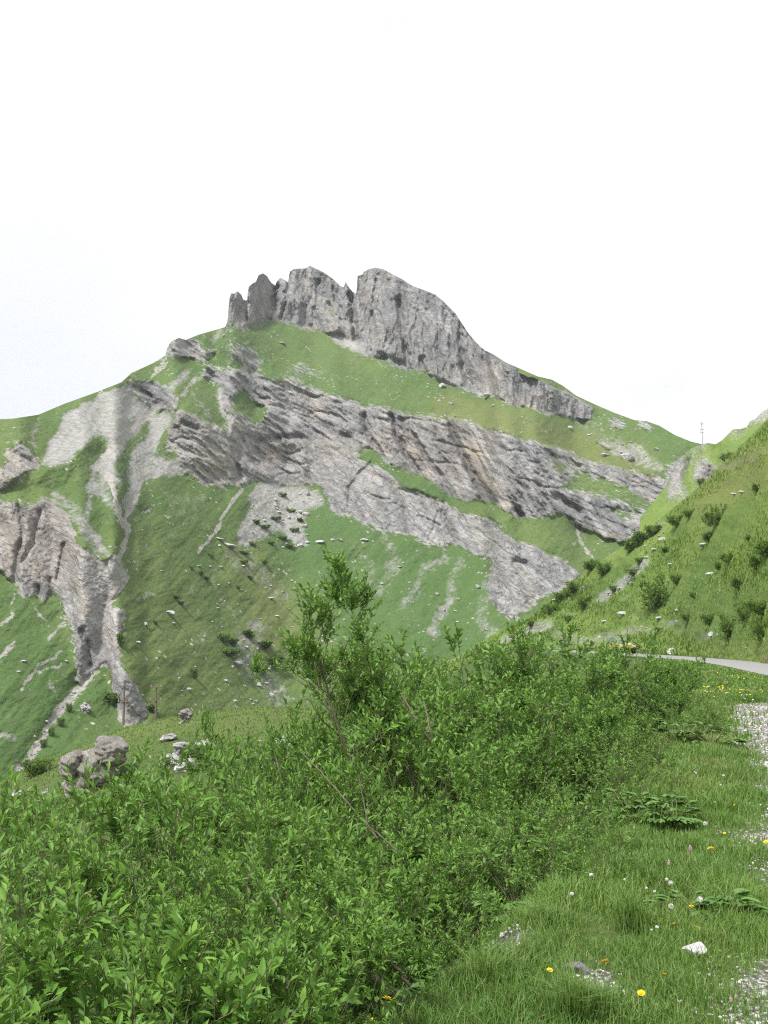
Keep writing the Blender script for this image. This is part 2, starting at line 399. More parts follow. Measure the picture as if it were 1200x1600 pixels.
    def depth(s, u, v):
        i = int(np.clip(round((u - s.us[0]) / (s.us[1] - s.us[0])), 0, len(s.us) - 1))
        return float(np.interp(-v, -s.V[i], s.R[i]))
    def point(s, u, v):
        return at(u, v, s.depth(u, v))

SKY = [(-160, 668), (-60, 660), (0, 655), (20, 654), (40, 651), (60, 648), (100, 631), (150, 613), (190, 597), (205, 583), (240, 567),
 (258, 556), (262, 542), (268, 533), (280, 528), (290, 531), (310, 523), (352, 511), (356, 500), (358, 468), (361, 458), (366, 459), (371, 455), (377, 460),
 (380, 468), (386, 470), (388, 449), (393, 444), (400, 440), (404, 430), (411, 427), (417, 431), (424, 442), (430, 446), (433, 439),
 (438, 434), (444, 437), (450, 441), (453, 424), (460, 420), (478, 419), (484, 415), (492, 419), (505, 425), (517, 433), (525, 440),
 (532, 447), (537, 449), (540, 440), (546, 450), (551, 456), (557, 459), (558.5, 431), (566, 429), (569, 424), (578, 420), (586, 418),
 (600, 421), (612, 428), (628, 436), (645, 447), (662, 453), (680, 460), (690, 468), (702, 480), (712, 490), (721, 504), (733, 522),
 (745, 536), (757, 547), (770, 553), (790, 566), (815, 577), (840, 588), (862, 593), (880, 603), (900, 618), (930, 632), (960, 645),
 (990, 656), (1010, 658), (1030, 665), (1055, 680), (1080, 690), (1110, 697), (1200, 720), (1360, 760)]

mt = Face('mountain', SKY, [(-160, 1360), (1360, 1300)], -160, 1360, 1.25, 660,
          [(-160, 150), (0, 165), (250, 195), (450, 250), (700, 270), (900, 260), (1360, 260)], M['mountain'])
# --- cliffs
P = mt.poly
P('rock', [(340, 400), (550, 370), (700, 430), (780, 540), (800, 576), (815, 584), (850, 597), (880, 612), (905, 625), (930, 642), (925, 652),
 (900, 656), (885, 652), (865, 645), (830, 640), (800, 630), (770, 622), (745, 612), (725, 605), (700, 600), (680, 590), (650, 580), (625, 572),
 (600, 562), (575, 552), (560, 540), (545, 527), (520, 522), (492, 517), (470, 515), (460, 508), (445, 500), (430, 498), (415, 500), (400, 508),
 (384, 511), (375, 509), (350, 512)], 1, 1)
CL = [(312, 570), (325, 568), (340, 573), (360, 575), (385, 583), (410, 592), (430, 592), (460, 597), (480, 606), (500, 612), (520, 616), (545, 625),
 (575, 637), (590, 637), (615, 642), (660, 652), (695, 657), (705, 657), (740, 662), (765, 672), (800, 680), (835, 688), (850, 697), (880, 706),
 (910, 714), (945, 728), (980, 735), (1010, 742), (1045, 748), (1100, 752), (1100, 800), (1050, 830), (1010, 828), (1000, 838), (975, 852), (950, 842), (925, 833),
 (900, 823), (905, 890), (890, 912), (860, 930), (830, 948), (810, 962), (803, 970), (790, 962), (775, 950), (769, 935), (765, 910), (768, 885),
 (772, 875), (760, 870), (735, 865), (715, 850), (700, 845), (685, 858), (668, 850), (655, 845), (640, 838), (610, 835), (585, 822), (560, 812),
 (545, 802), (530, 806), (520, 798), (512, 785), (505, 772), (500, 758), (490, 752), (470, 756), (440, 755), (410, 752), (400, 745), (385, 755),
 (370, 760), (345, 757), (315, 755), (305, 745), (290, 742), (280, 725), (270, 705), (258, 695), (262, 680), (268, 660), (272, 640), (290, 645),
 (312, 655), (335, 665), (360, 680), (365, 660), (350, 640), (345, 615), (350, 605), (335, 595), (318, 590)]
P('rock', CL, 1, 1)
P('rock', [(262, 535), (280, 525), (292, 531), (310, 532), (314, 545), (335, 552), (330, 560), (310, 562), (285, 560), (258, 560)], 0.9, 1)
P('rock', [(345, 541), (360, 533), (385, 540), (400, 550), (412, 568), (416, 578), (385, 575), (376, 562), (355, 556)], 0.8, 1)
P('rock', [(200, 588), (215, 597), (235, 596), (260, 605), (279, 615), (277, 630), (270, 643), (250, 641), (240, 635), (230, 628), (213, 616), (198, 600)], 1, 1)
P('rock', [(428, 568), (445, 574), (460, 566), (480, 570), (500, 575), (522, 586), (547, 602), (535, 598), (510, 584), (480, 584), (460, 581)], 0.72)
P('rock', [(-160, 730), (0, 735), (15, 700), (35, 690), (50, 712), (60, 720), (55, 735), (35, 740), (20, 750), (0, 765), (-160, 790)], 0.95, 1)
LC = [(-160, 800), (0, 775), (10, 790), (25, 785), (50, 795), (60, 780), (75, 778), (90, 790), (102, 802), (118, 840), (122, 852), (145, 870),
 (165, 880), (175, 868), (185, 880), (196, 890), (193, 915), (186, 930), (172, 945), (168, 958), (180, 955), (194, 953), (194, 975), (186, 1005), (185, 1030),
 (184, 1045), (200, 1058), (208, 1060), (215, 1082), (230, 1112), (215, 1135), (186, 1130), (178, 1095), (175, 1052), (164, 1032), (150, 1040),
 (138, 1052), (125, 1070), (118, 1055), (122, 1022), (120, 1000), (105, 970), (95, 955), (88, 935), (80, 922), (66, 942), (55, 918), (45, 935),
 (30, 925), (25, 903), (20, 912), (0, 890), (-160, 870)]
P('rock', LC, 1, 1)
P('rock', [(930, 688), (945, 684), (962, 700), (950, 700)], .9); P('rock', [(968, 705), (985, 700), (1000, 708), (992, 720), (972, 715)], .9)
P('rock', [(950, 652), (965, 655), (978, 668), (970, 676), (955, 668)], 0.8); P('rock', [(990, 658), (1010, 656), (1022, 668), (1010, 676)], 0.8)
P('rock', [(1040, 735), (1060, 715), (1085, 700), (1110, 695), (1110, 790), (1060, 800)], .9, 1)
# --- grass ledges inside the cliffs
ER = ('rock',)
for pts, val in [
 ([(558, 708), (575, 704), (600, 725), (640, 738), (665, 752), (690, 770), (715, 780), (745, 785), (765, 790), (780, 797), (800, 812), (830, 814), (870, 806),
   (893, 806), (900, 822), (930, 835), (975, 850), (960, 872), (907, 892), (880, 872), (850, 856), (830, 850), (800, 842), (785, 828), (770, 815), (750, 805),
   (720, 795), (700, 786), (680, 780), (650, 766), (620, 750), (600, 736), (580, 726), (558, 718)], 0.0),
 ([(872, 762), (885, 747), (905, 735), (930, 742), (960, 752), (985, 758), (1005, 775), (1020, 788), (1050, 793), (1030, 801), (1000, 795), (960, 784), (930, 775)], 0.15),
 ([(945, 795), (985, 800), (1022, 808), (1000, 820), (965, 812)], 0.3), ([(845, 700), (880, 715), (915, 725), (900, 740), (870, 735)], 0.38),
 ([(360, 625), (370, 615), (385, 617), (400, 630), (420, 638), (410, 655), (402, 663), (390, 650), (375, 640)], 0.0),
 ([(478, 680), (505, 690), (530, 690), (552, 700), (556, 712), (520, 700), (490, 694)], 0.30), ([(418, 470), (430, 455), (440, 470), (436, 488), (424, 492)], 0.35),
 ([(505, 470), (520, 480), (545, 505), (560, 515), (535, 512), (512, 495)], 0.4), ([(815, 890), (822, 880), (826, 900), (806, 935), (800, 930)], 0.4)]:
    P(ER, pts, val, 0.0, erase=True)
# --- scree fans and gullies
P('scree', [(100, 645), (150, 618), (195, 598), (215, 620), (245, 640), (270, 645), (266, 665), (245, 690), (250, 702), (275, 712), (290, 735), (285, 747), (250, 742),
 (225, 757), (213, 795), (200, 810), (190, 785), (178, 760), (150, 735), (140, 745), (100, 728), (65, 730), (68, 712), (80, 680)], 0.74)
for _q in range(16):
    _a = 110 + _q * 9; mt.line('pale', [(_a + 40, 640 + 1.2 * abs(_q - 9)), (_a, 700), (_a - 12 + _q, 735)], 1.4, .42)
P('scree', [(75, 758), (100, 768), (125, 793), (165, 862), (150, 872), (120, 832), (88, 790)], 0.50)
P('scree', [(140, 745), (165, 745), (185, 800), (193, 830), (160, 790), (140, 770)], 0.6)
for pts in ([(102, 727), (150, 680), (167, 688), (156, 715), (143, 730), (135, 750), (136, 785), (120, 768), (104, 738)],
            [(238, 652), (195, 700), (174, 735), (186, 748), (200, 740), (202, 712), (217, 690), (238, 664)],
            [(270, 668), (245, 688), (243, 705), (270, 722), (277, 710), (262, 700), (258, 685)],
            [(190, 748), (200, 742), (202, 765), (190, 785), (184, 770)], [(143, 780), (150, 772), (160, 782), (182, 815), (184, 840), (178, 868), (168, 870), (150, 830), (140, 800)]):
    P(('scree',), pts, 0.12, erase=True)
L = mt.line
L('pale', [(236, 646, 5), (200, 672, 9), (170, 708, 9), (150, 730, 7), (165, 742, 5), (178, 768, 5), (185, 800, 5), (195, 830, 4), (197, 845, 4), (190, 865, 4), (185, 885, 5),
            (192, 902, 7), (185, 920, 8), (165, 955, 6)], 7)
L('pale', [(228, 735), (215, 770), (200, 805), (195, 830)], 4); L('scree', [(140, 745), (135, 790), (140, 820), (155, 850), (175, 880)], 3.5, .9)
L('pale', [(377, 765), (350, 805), (330, 840), (312, 862)], 2.6, .95); L('scree', [(345, 612, 8), (352, 640, 8), (370, 670, 8), (382, 690, 6)], 8, .9)
L('scree', [(60, 655, 3), (50, 680, 3), (62, 712, 4)], 3, .6); L('scree', [(30, 672), (45, 690), (58, 705)], 2.5, .6)
L('pale', [(145, 1045, 8), (125, 1075, 7), (105, 1100, 6), (82, 1128, 6), (60, 1165, 6), (30, 1200, 8)], 6, .75)
for pts, w, a in [([(95, 1015), (60, 1045), (32, 1073)], 4, .75), ([(92, 1040), (62, 1055)], 3.5, .7), ([(22, 930), (15, 965), (0, 978)], 2.5, .7), ([(24, 1004), (0, 1032), (-20, 1050)], 5, .8),
 ([(100, 975), (76, 1000)], 5, .65), ([(55, 945), (80, 980)], 3, .6), ([(-20, 1150), (25, 1152)], 7, .65), ([(80, 1065), (92, 1095)], 4, .5), ([(600, 838), (620, 870), (605, 905), (590, 932)], 10, .47),
 ([(700, 868), (660, 892), (650, 930), (628, 952)], 10, .48), ([(725, 870), (710, 905), (703, 930)], 9, .48), ([(705, 935), (686, 962), (678, 988)], 9, .62), ([(560, 865), (580, 880), (575, 920)], 12, .34),
 ([(770, 900), (750, 960), (770, 990)], 14, .42), ([(270, 790), (320, 775), (300, 810), (265, 830)], 9, .36), ([(225, 800), (245, 790)], 4, .5), ([(400, 985), (378, 1012), (392, 1045), (430, 1078), (440, 1150)], 20, .46),
 ([(365, 870), (420, 905), (440, 930)], 18, .38), ([(250, 925), (215, 935)], 4, .5), ([(170, 910), (230, 850)], 4, .4), ([(400, 1010), (340, 930), (330, 880)], 9, .36), ([(895, 815), (910, 845), (925, 870)], 3, .7),
 ([(255, 566), (238, 590)], 5, .6), ([(290, 583), (268, 608)], 8, .65), ([(345, 520), (330, 532)], 9, .55), ([(310, 592), (282, 618)], 5, .6), ([(300, 615), (318, 632), (330, 655)], 6, .5)]:
    L('pale' if w <= 5 else 'scree', pts, w * (.8 if w <= 5 else 1), a)
P('scree', [(398, 752), (440, 755), (480, 758), (500, 773), (508, 792), (482, 802), (474, 830), (482, 856), (462, 852), (440, 826), (412, 842), (388, 858), (370, 850), (376, 820), (392, 790), (382, 778)], 0.72)
P('scree', [(398, 752), (440, 755), (470, 760), (450, 790), (410, 790)], 0.9)
P('scree', [(930, 688), (960, 684), (1000, 690), (1012, 705), (1032, 725), (1047, 747), (1020, 737), (985, 722), (960, 715), (945, 700)], 0.5)
P('scree', [(508, 525), (530, 521), (560, 530), (588, 548), (604, 564), (570, 552), (540, 541), (515, 534)], 0.9)
P('scree', [(880, 655), (930, 655), (960, 690), (930, 680), (900, 668)], 0.36)
# --- colour of the ground, and shade painted along the cracks
mt.line('lush', [(520, 850), (620, 900), (740, 930), (700, 980), (600, 980)], 60, .8, 2); mt.line('lush', [(0, 960), (60, 1080), (40, 1160)], 60, .6, 2)
mt.line('lush', [(440, 510), (520, 560)], 20, .3, 2); mt.line('lush', [(150, 1080), (170, 1100)], 18, .8, 2); mt.line('lush', [(560, 712), (700, 780)], 8, .7, 2)
mt.line('dry', [(230, 880), (260, 980), (240, 1080)], 50, .2, 2); mt.line('dry', [(700, 640), (1000, 730)], 22, .4, 2); mt.line('dry', [(380, 900), (420, 980)], 40, .3, 2)
for pts, w, a in [([(568, 648), (575, 675), (597, 712)], 3.5, .8), ([(612, 650), (622, 682), (640, 716), (656, 737)], 3.5, .9), ([(703, 662, 6), (715, 692, 6), (731, 727, 7), (750, 757, 9), (772, 786, 4)], 6, 1),
 ([(648, 680), (666, 712), (688, 742)], 2.5, .7), ([(678, 675), (700, 720), (715, 745)], 3, .5), ([(775, 690), (790, 740), (800, 770)], 6, .45), ([(690, 800), (702, 822), (715, 845)], 4.5, .7),
 ([(640, 740, 6), (700, 770, 8), (760, 785, 4)], 6, .5), ([(640, 655, 12), (690, 720, 14)], 14, .25), ([(30, 790), (36, 830), (27, 870), (24, 905)], 5, .5), ([(60, 915), (70, 935), (85, 930)], 6, .6),
 ([(285, 662), (305, 668), (312, 675)], 5, .6), ([(375, 690), (368, 722), (372, 748)], 5, .5), ([(405, 690, 8), (440, 685, 10), (475, 682, 5)], 8, .35), ([(205, 602), (240, 615), (262, 628)], 7, .4),
 ([(580, 722), (560, 742), (544, 762), (546, 785)], 2.4, .6), ([(870, 770), (890, 790), (905, 808)], 7, .45), ([(340, 740), (360, 730)], 8, .4)]:
    mt.line('stain_shade', pts, w, a, 1.5)  # wet streaks, plus shade painted into the colour of cracks and hollows
for pts, w, a in [([(600, 690), (612, 705)], 9, .6), ([(640, 690), (655, 710)], 9, .6), ([(735, 700), (765, 760), (795, 800)], 10, .6), ([(470, 620), (500, 640)], 10, .3), ([(345, 720), (352, 730)], 8, .6),
 ([(418, 720), (430, 700)], 7, .6), ([(115, 900), (125, 935), (135, 960)], 4, .6), ([(55, 890), (75, 905)], 7, .6), ([(10, 820), (20, 860), (5, 900)], 7, .4), ([(770, 590), (790, 620)], 16, .4), ([(880, 825), (960, 840)], 5, .6),
 ([(57, 700), (62, 680), (95, 655)], 4, .6), ([(825, 900), (830, 930)], 5, .5)]:
    mt.line('warm', pts, w, a, 2)
# --- relief
U, V = mt.U, mt.V
rk = np.clip(blur2(np.clip(mt.ch['rock'], 0, 1), 1), 0, 1)
# each cliff family is jointed along its own direction
def aniso(ang, lx, ly, octv, ridged=True):
    c, s_ = math.cos(ang), math.sin(ang)
    a = (U * c + V * s_) ; b = (-U * s_ + V * c)
    w = 5 * fbm(U / 40, V / 40, 3)
    return fbm((a + w) / lx, (b + w * .6) / ly, octv, 0.5, ridged)
band = inpoly(U, V, [(540, 600), (1000, 720), (1000, 900), (780, 830), (560, 710)]).astype(float); band = blur2(band, 8)
lower = inpoly(U, V, [(480, 690), (560, 720), (800, 840), (920, 880), (800, 980), (500, 830)]).astype(float); lower = blur2(lower, 6)
crag = (V < 660).astype(float) * (U < 950) * (V < 520 + np.maximum(0, (U - 450) * .33)); crag = blur2(crag, 4)
left = blur2((U < 240).astype(float) * (V > 760), 6); other = np.clip(1 - band - lower - crag - left, 0, 1)
n_band = aniso(math.radians(57), 120, 11, 4); n_low = aniso(math.radians(70), 110, 26, 4); n_crag = aniso(math.radians(80), 80, 17, 5)
n_left = aniso(math.radians(62), 110, 30, 5); n_oth = aniso(math.radians(40), 50, 12, 5)
strata = fbm((U * .88 + V * .47) / 90, (-U * .42 + V * .9) / 7, 4, .6)
amp = band * .75 + lower * .45 + crag * 1.5 + left * .6 + other * .9
big = fbm(U / 46, V / 60, 3) 
N = band * n_band + lower * n_low + crag * n_crag + left * n_left + other * n_oth
mt.disp += rk * (-N * amp * 5.6 - big * 6 * (1 - .6 * lower) - strata * 2.2 * (1 - lower * .6) * (1 - crag * .85) * (1 - left) - 1.3 * fbm(U / 5, V / 5, 3)) / F
mt.disp += -crag * rk * fbm((U + V * .15) / 11, V / 38, 4, .6, True) * 3.2 / F
mt.disp += rk * crag * 14 / F * fbm(U / 26, V / 90, 3)
g = 1 - rk
mt.disp += g * (fbm(U / 90, V / 60, 4) * 10 + fbm((U + V * .8) / 14, (V - U * .8) / 60, 3) * 2.0 + fbm(U / 7, V / 4, 2) * .5) / F
sc_ = blur2(mt.ch['scree'], 2)
mt.disp += sc_ * (2.6 + 1.2 * fbm(U / 5, V / 4, 2)) / F
G = mt.groove
G([(703, 662), (715, 692), (731, 727), (750, 757), (772, 786)], 7, 22); G([(568, 648), (575, 675), (597, 712)], 5, 10); G([(612, 650), (622, 682), (640, 716), (656, 737)], 5, 13)
G([(648, 680), (666, 712), (688, 742)], 4, 8); G([(580, 722), (560, 742), (544, 762), (546, 785)], 3, 5); G([(690, 800), (702, 822), (715, 845)], 4, 5); G([(685, 800), (678, 822), (668, 845)], 2.5, 3)
G([(598, 558), (612, 564), (630, 570)], 7, 22); G([(806, 797), (815, 805)], 5, 16); G([(806, 877), (822, 880)], 5, 9); G([(535, 678), (548, 684)], 5, 12)
G([(285, 662), (308, 670)], 6, 13); G([(375, 690), (368, 722), (372, 748)], 9, 22); G([(405, 700), (440, 715)], 26, 26); G([(400, 690), (440, 682), (472, 684)], 5, 12); G([(340, 735), (350, 742)], 10, 12)
G([(30, 790), (36, 830), (27, 870), (24, 905)], 6, 13); G([(62, 800), (50, 850), (35, 880)], 5, 12); G([(100, 850), (95, 880), (88, 905)], 4, 11); G([(60, 918), (62, 935)], 5, 11); G([(75, 905), (82, 930)], 4, 9)
G([(128, 985), (135, 1010), (137, 1040)], 7, 16); G([(210, 605), (232, 618), (245, 632)], 6, 16); G([(385, 470), (384, 500)], 4, 20); G([(430, 450), (425, 480), (418, 500)], 6, 24); G([(452, 430), (446, 470), (440, 496)], 4, 16); G([(500, 440), (492, 480), (500, 515)], 4, 12); G([(590, 430), (582, 480), (590, 540)], 4, 10); G([(548, 460), (552, 500), (556, 530)], 5, 32)
G([(622, 470), (628, 520), (640, 575)], 5, 14); G([(660, 560), (668, 580)], 5, 14); G([(720, 570), (735, 600)], 5, 12); G([(475, 480), (480, 510)], 6, 12); G([(520, 450), (535, 500)], 5, 12)
G([(192, 965), (190, 1000)], 4, 10); G([(300, 985), (150, 1090)], 20, -4)
G([(197, 845), (190, 900), (160, 960), (140, 1040), (100, 1105), (30, 1200)], 16, 15); G([(236, 646), (170, 708), (197, 845)], 14, 10); G([(20, 745), (80, 735), (140, 690)], 20, -26); G([(175, 1050), (178, 1110)], 12, 10)
G([(430, 500), (420, 560), (440, 590)], 30, -9); G([(895, 815), (910, 845)], 6, 6); G([(870, 775), (905, 800)], 6, 16)
st_b = smooth(aniso(math.radians(57), 90, 9, 3), .35, 1.1) * band + smooth(aniso(math.radians(70), 120, 13, 3), .7, 1.3) * (lower + left) * .6 + smooth(aniso(math.radians(24), 90, 7, 3), .5, 1.2) * other * .7
mt.ch['stain_shade'] = np.maximum(mt.ch['stain_shade'], st_b * .75 * (rk > .3))
mt.ch['stain_shade'] = np.maximum(mt.ch['stain_shade'], crag * (.26 + .35 * smooth(aniso(math.radians(78), 70, 12, 3), .2, 1.1)))
er_b = smooth(fbm((U * -.55 + V * .83) / 70 + 3, (U * .83 + V * .55) / 9, 4), .15, 1.0) * (1 - rk) * smooth(V, 700, 800) * (1 - smooth(V, 1060, 1150)) * smooth(fbm(U / 70 + 11, V / 70, 2), -.3, .5)
mt.ch['pale'] = np.maximum(mt.ch['pale'], er_b * .34)
wm_b = smooth(fbm((U * .54 + V * .84) / 60 + 7, (-U * .84 + V * .54) / 8, 4), .2, .8) * smooth(fbm(U / 60 + 3, V / 60, 2), -.1, .6)
mt.ch['warm'] = np.maximum(mt.ch['warm'], wm_b * .65)
mt.disp += (1 - rk) * (fbm((U - V * .3) / 16, (V + U * .3) / 3.2, 3) * .55 + fbm(U / 4, V / 3, 2) * .35) / F
for _o, _d in ((3, 7), (14, 4.5), (31, 6), (42, 4), (63, 6)):
    mt.ledge([(320, 574 + _o), (385, 586 + _o), (460, 600 + _o), (545, 628 + _o), (600, 643 + _o), (700, 661 + _o), (800, 684 + _o), (850, 700 + _o * .9), (905, 716 + _o * .7), (1045, 751 + _o * .5)], 2.4, _d, _o)
for _o, _d in ((14, 4), (42, 5)):
    mt.ledge([(560, 722 + _o), (640, 755 + _o), (720, 798 + _o), (790, 845 + _o)], 2.2, _d, _o)
for _o, _d in ((0, 5), (22, 6), (40, 4)):
    mt.ledge([(262, 668 + _o), (300, 662 + _o), (345, 690 + _o), (400, 706 + _o), (470, 700 + _o)], 2.4, _d, _o)
base = 36 - 4 * smooth(-V, -720, -560) + 1.5 * fbm(U / 160, V / 160, 2)
base = np.where(V > 1120, 30, base)
mt.build(base, 62)

# rocky brow under the mast, between mountain and near hillside
kn = Face('rocky_brow', [(1000, 810), (1040, 760), (1056, 728), (1072, 708), (1085, 698), (1098, 694), (1106, 692), (1118, 694), (1128, 688), (1135, 681), (1145, 671), (1158, 670), (1167, 667),
      (1172, 658), (1180, 655), (1190, 644), (1200, 638), (1260, 600), (1400, 560)], [(1000, 960), (1400, 900)], 1000, 1400, 1.5, 200, [(1000, 225), (1400, 190)], M['hill'])
kn.poly('rock', [(1086, 725), (1100, 718), (1118, 728), (1135, 735), (1120, 760), (1100, 765), (1088, 750)], 1, 1)
kn.poly('rock', [(1040, 770), (1046, 745), (1062, 720), (1082, 702), (1086, 712), (1070, 730), (1068, 760), (1075, 790)], .8, 1)
kn.poly('rock', [(1084, 702), (1098, 692), (1116, 695), (1110, 704), (1095, 706)], .9, 1); kn.poly('rock', [(1138, 686), (1148, 668), (1166, 668), (1150, 683)], .85, 1)
kn.poly('rock', [(1168, 672), (1176, 650), (1205, 630), (1300, 570), (1210, 655), (1185, 660)], .7)
kn.poly('stain_shade', [(1105, 722), (1140, 735), (1122, 762), (1102, 762)], .7)  # darker tone over the rock face under the mast
kn.disp += blur2(kn.ch['rock'], 2) * (-fbm(kn.U / 9, kn.V / 22, 4, .55, True) * 4) / F + fbm(kn.U / 40, kn.V / 30, 4) * 5 / F
kn.groove([(1104, 735), (1110, 755)], 10, 14)
kn.build(36, 62)

# near hillside beyond the road
NH = [(640, 1062), (700, 1035), (780, 985), (805, 975), (830, 963), (870, 932), (905, 903), (950, 868), (1000, 838), (1030, 812), (1053, 793), (1075, 775), (1095, 758), (1128, 726), (1150, 704), (1175, 679), (1200, 654), (1280, 600), (1450, 560)]
nh = Face('hillside', NH, [(640, 1180), (1450, 1130)], 640, 1450, 1.5, 330, [(640, 175), (780, 165), (900, 138), (1000, 112), (1050, 104), (1100, 86), (1200, 58), (1330, 42), (1450, 34)], M['hill'])
for pts, w, a in [([(938, 938), (975, 910), (1010, 880)], 9, .62), ([(1000, 850), (1040, 815)], 5, .5), ([(985, 975), (1000, 950)], 5, .35), ([(905, 960), (880, 960)], 3, .5), ([(790, 1000), (830, 985), (860, 975)], 9, .6),
 ([(870, 992), (930, 1000), (1000, 985)], 9, .48), ([(1010, 985), (1060, 970)], 8, .45), ([(1090, 1000), (1125, 985)], 8, .4), ([(1130, 735), (1180, 712), (1200, 700)], 6, .4), ([(1060, 990), (1090, 985)], 6, .4), ([(960, 945), (985, 935)], 3, .55), ([(830, 1010), (960, 1012)], 8, .35)]:
    nh.line('scree', pts, w, a)
nh.line('lush', [(1080, 960), (1200, 930)], 40, .5, 2); nh.line('lush', [(900, 950), (960, 900)], 12, .6, 2); nh.line('dry', [(1100, 760), (1200, 720)], 30, .5, 2); nh.line('dry', [(1060, 1010), (1200, 1020)], 10, .3, 2)
nh.disp += (fbm(nh.U / 80, nh.V / 60, 5) * 22 + fbm((nh.U + nh.V) / 40, (nh.V - nh.U) / 14, 3) * 3) / F
nh.disp += blur2(nh.ch['scree'], 2) * (-fbm(nh.U / 7, nh.V / 5, 3, .6, True) * 3) / F
nh.build(29, 50)

# ------------------------------------------------------------------ ground around the camera
XB = ([-20, 0, 2, 4.2, 6.4, 8.4, 14, 28, 42, 68, 90, 130], [-3.2, -1.9, -0.9, -0.05, 1.0, 1.9, 3.9, 8.6, 13.5, 18.6, 20.5, 21])     # top of the bank
XG = ([-20, 0, 3, 4.2, 6.4, 8.4, 14, 25, 28, 42, 68, 90, 115, 150], [0.2, 0.9, 1.3, 1.54, 2.3, 2.9, 4.72, 8.1, 11.6, 16.2, 21.7, 24, 24.6, 24.2])        # edge of the gravel shoulder / road
def ground_z(x, y):
    x = np.asarray(x, float); y = np.asarray(y, float)
    d = np.interp(y, *XB) - x
    dd = np.maximum(d, 0)
    z = -7.0 * (1 - np.exp(-dd / 8.5))
    z = z + 0.5 * fbm(x / 9, y / 9, 3) * smooth(dd, 1, 8) + 0.03 * fbm(x / 0.9, y / 0.9, 3) * smooth(np.interp(y, *XG) - x, -0.2, 0.6)
    kb = np.exp(-(((x + 16) / 19) ** 2 + ((y - 88) / 22) ** 2)); z = z + 2.6 * kb
    fall = smooth(dd, 8, 25) * np.maximum(0, y - 92 + 0.12 * np.minimum(x + 16, 0) * -1)
    z = z - fall * 0.62 * smooth(y, 90, 104)
    lf = np.maximum(0, -x - 34 - 0.1 * y); z = z - lf * 0.35 - 0.30 * np.maximum(0, np.minimum(-x, 60) - (5 + 0.13 * y)) * smooth(y, 20, 45)
    return np.maximum(z, -58)
gu = np.concatenate([np.linspace(-260, -60, 60), np.linspace(-59, -12, 160), np.linspace(-11.8, 12, 260), np.linspace(12.4, 75, 160)])
gv = np.concatenate([np.linspace(-20, 2, 30), np.linspace(2.1, 16, 240), np.linspace(16.2, 120, 320), np.linspace(121, 230, 90)])
GX, GY = np.meshgrid(gu, gv, indexing='ij'); GZ = ground_z(GX, GY)
# on the right the sheet dips under the hillside
GZ = GZ - smooth(GX - np.interp(GY, *XG), 6, 20) * 3
nu, nv = GX.shape; idx = np.arange(nu * nv).reshape(nu, nv)
f = np.stack([idx[:-1, :-1], idx[1:, :-1], idx[1:, 1:], idx[:-1, 1:]], -1).reshape(-1, 4)
gd = GX - np.interp(GY, *XG)
grav = smooth(gd + 0.24 * fbm(GX / .7, GY / .9, 3), -0.25, 0.5) * (1 - smooth(GY, 24, 30)) * 0.95
for (px, py, pr, pa) in [(0.62, 5.6, .25, .8), (1.55, 4.35, .3, .6), (0.45, 3.75, .3, .55), (1.0, 4.9, .16, .7)]:
    grav = np.maximum(grav, pa * (1 - smooth(np.hypot((GX - px), (GY - py) * .7) + .1 * fbm(GX * 4, GY * 4, 2), pr * .5, pr)))
dryg = smooth(np.exp(-(((GX + 16) / 22) ** 2 + ((GY - 84) / 18) ** 2)), 0.2, 1) * .45

b = NB('verge_ground')
gn = b.noise(3.0, 8, 0.7); gb = b.noise(0.12, 4); gf = b.noise(30, 6, 0.75)
soil = b.mix(b.rng(gn, 0.35, 0.65), (0.045, 0.085, 0.022), (0.10, 0.145, 0.04))
soil = b.mix(b.rng(gf, 0.35, 0.65), b.mix(0.5, soil, (0.03, 0.04, 0.018)), soil)
soil = b.mix(b.math('MULTIPLY', b.attr('dry'), b.rng(gb, 0.3, 0.6, 0.5, 1.0)), soil, (0.15, 0.165, 0.055))
vor = b.n('ShaderNodeTexVoronoi'); vor.inputs['Scale'].default_value = 38; b.put(vor.inputs['Vector'], b.obj())
sep = b.n('ShaderNodeSeparateColor'); b.put(sep.inputs[0], vor.outputs['Color'])
stones = b.mix(sep.outputs[0], (0.17, 0.165, 0.16), (0.48, 0.465, 0.45))
stones = b.mix(b.rng(vor.outputs['Distance'], 0.35, 0.6), stones, (0.09, 0.085, 0.075))
gm = b.rng(b.math('ADD', b.attr('gravel'), b.math('MULTIPLY', b.math('SUBTRACT', gn, 0.5), 0.9)), 0.42, 0.58)
nb = b.bump(b.math('ADD', gf, gn), 0.6, 0.02)
b.bsdf(b.mix(gm, soil, stones), 0.95, nb, 0.15)
M['ground'] = b.m
me = mesh_np('ground', np.stack([GX, GY, GZ], -1).reshape(-1, 3), f, M['ground'], {'gravel': grav, 'dry': dryg})
tag(link('ground', me), kind='structure')

# valley floor reaching past everything
vs = np.linspace(-6000, 6000, 60); VX, VY = np.meshgrid(vs, vs, indexing='ij'); VZ = -60 + 1.5 * fbm(VX / 300, VY / 300, 2)
idx = np.arange(3600).reshape(60, 60); f = np.stack([idx[:-1, :-1], idx[1:, :-1], idx[1:, 1:], idx[:-1, 1:]], -1).reshape(-1, 4)
tag(link('valley_floor', mesh_np('valley_floor', np.stack([VX, VY, VZ], -1).reshape(-1, 3), f, M['mountain'])), kind='structure')

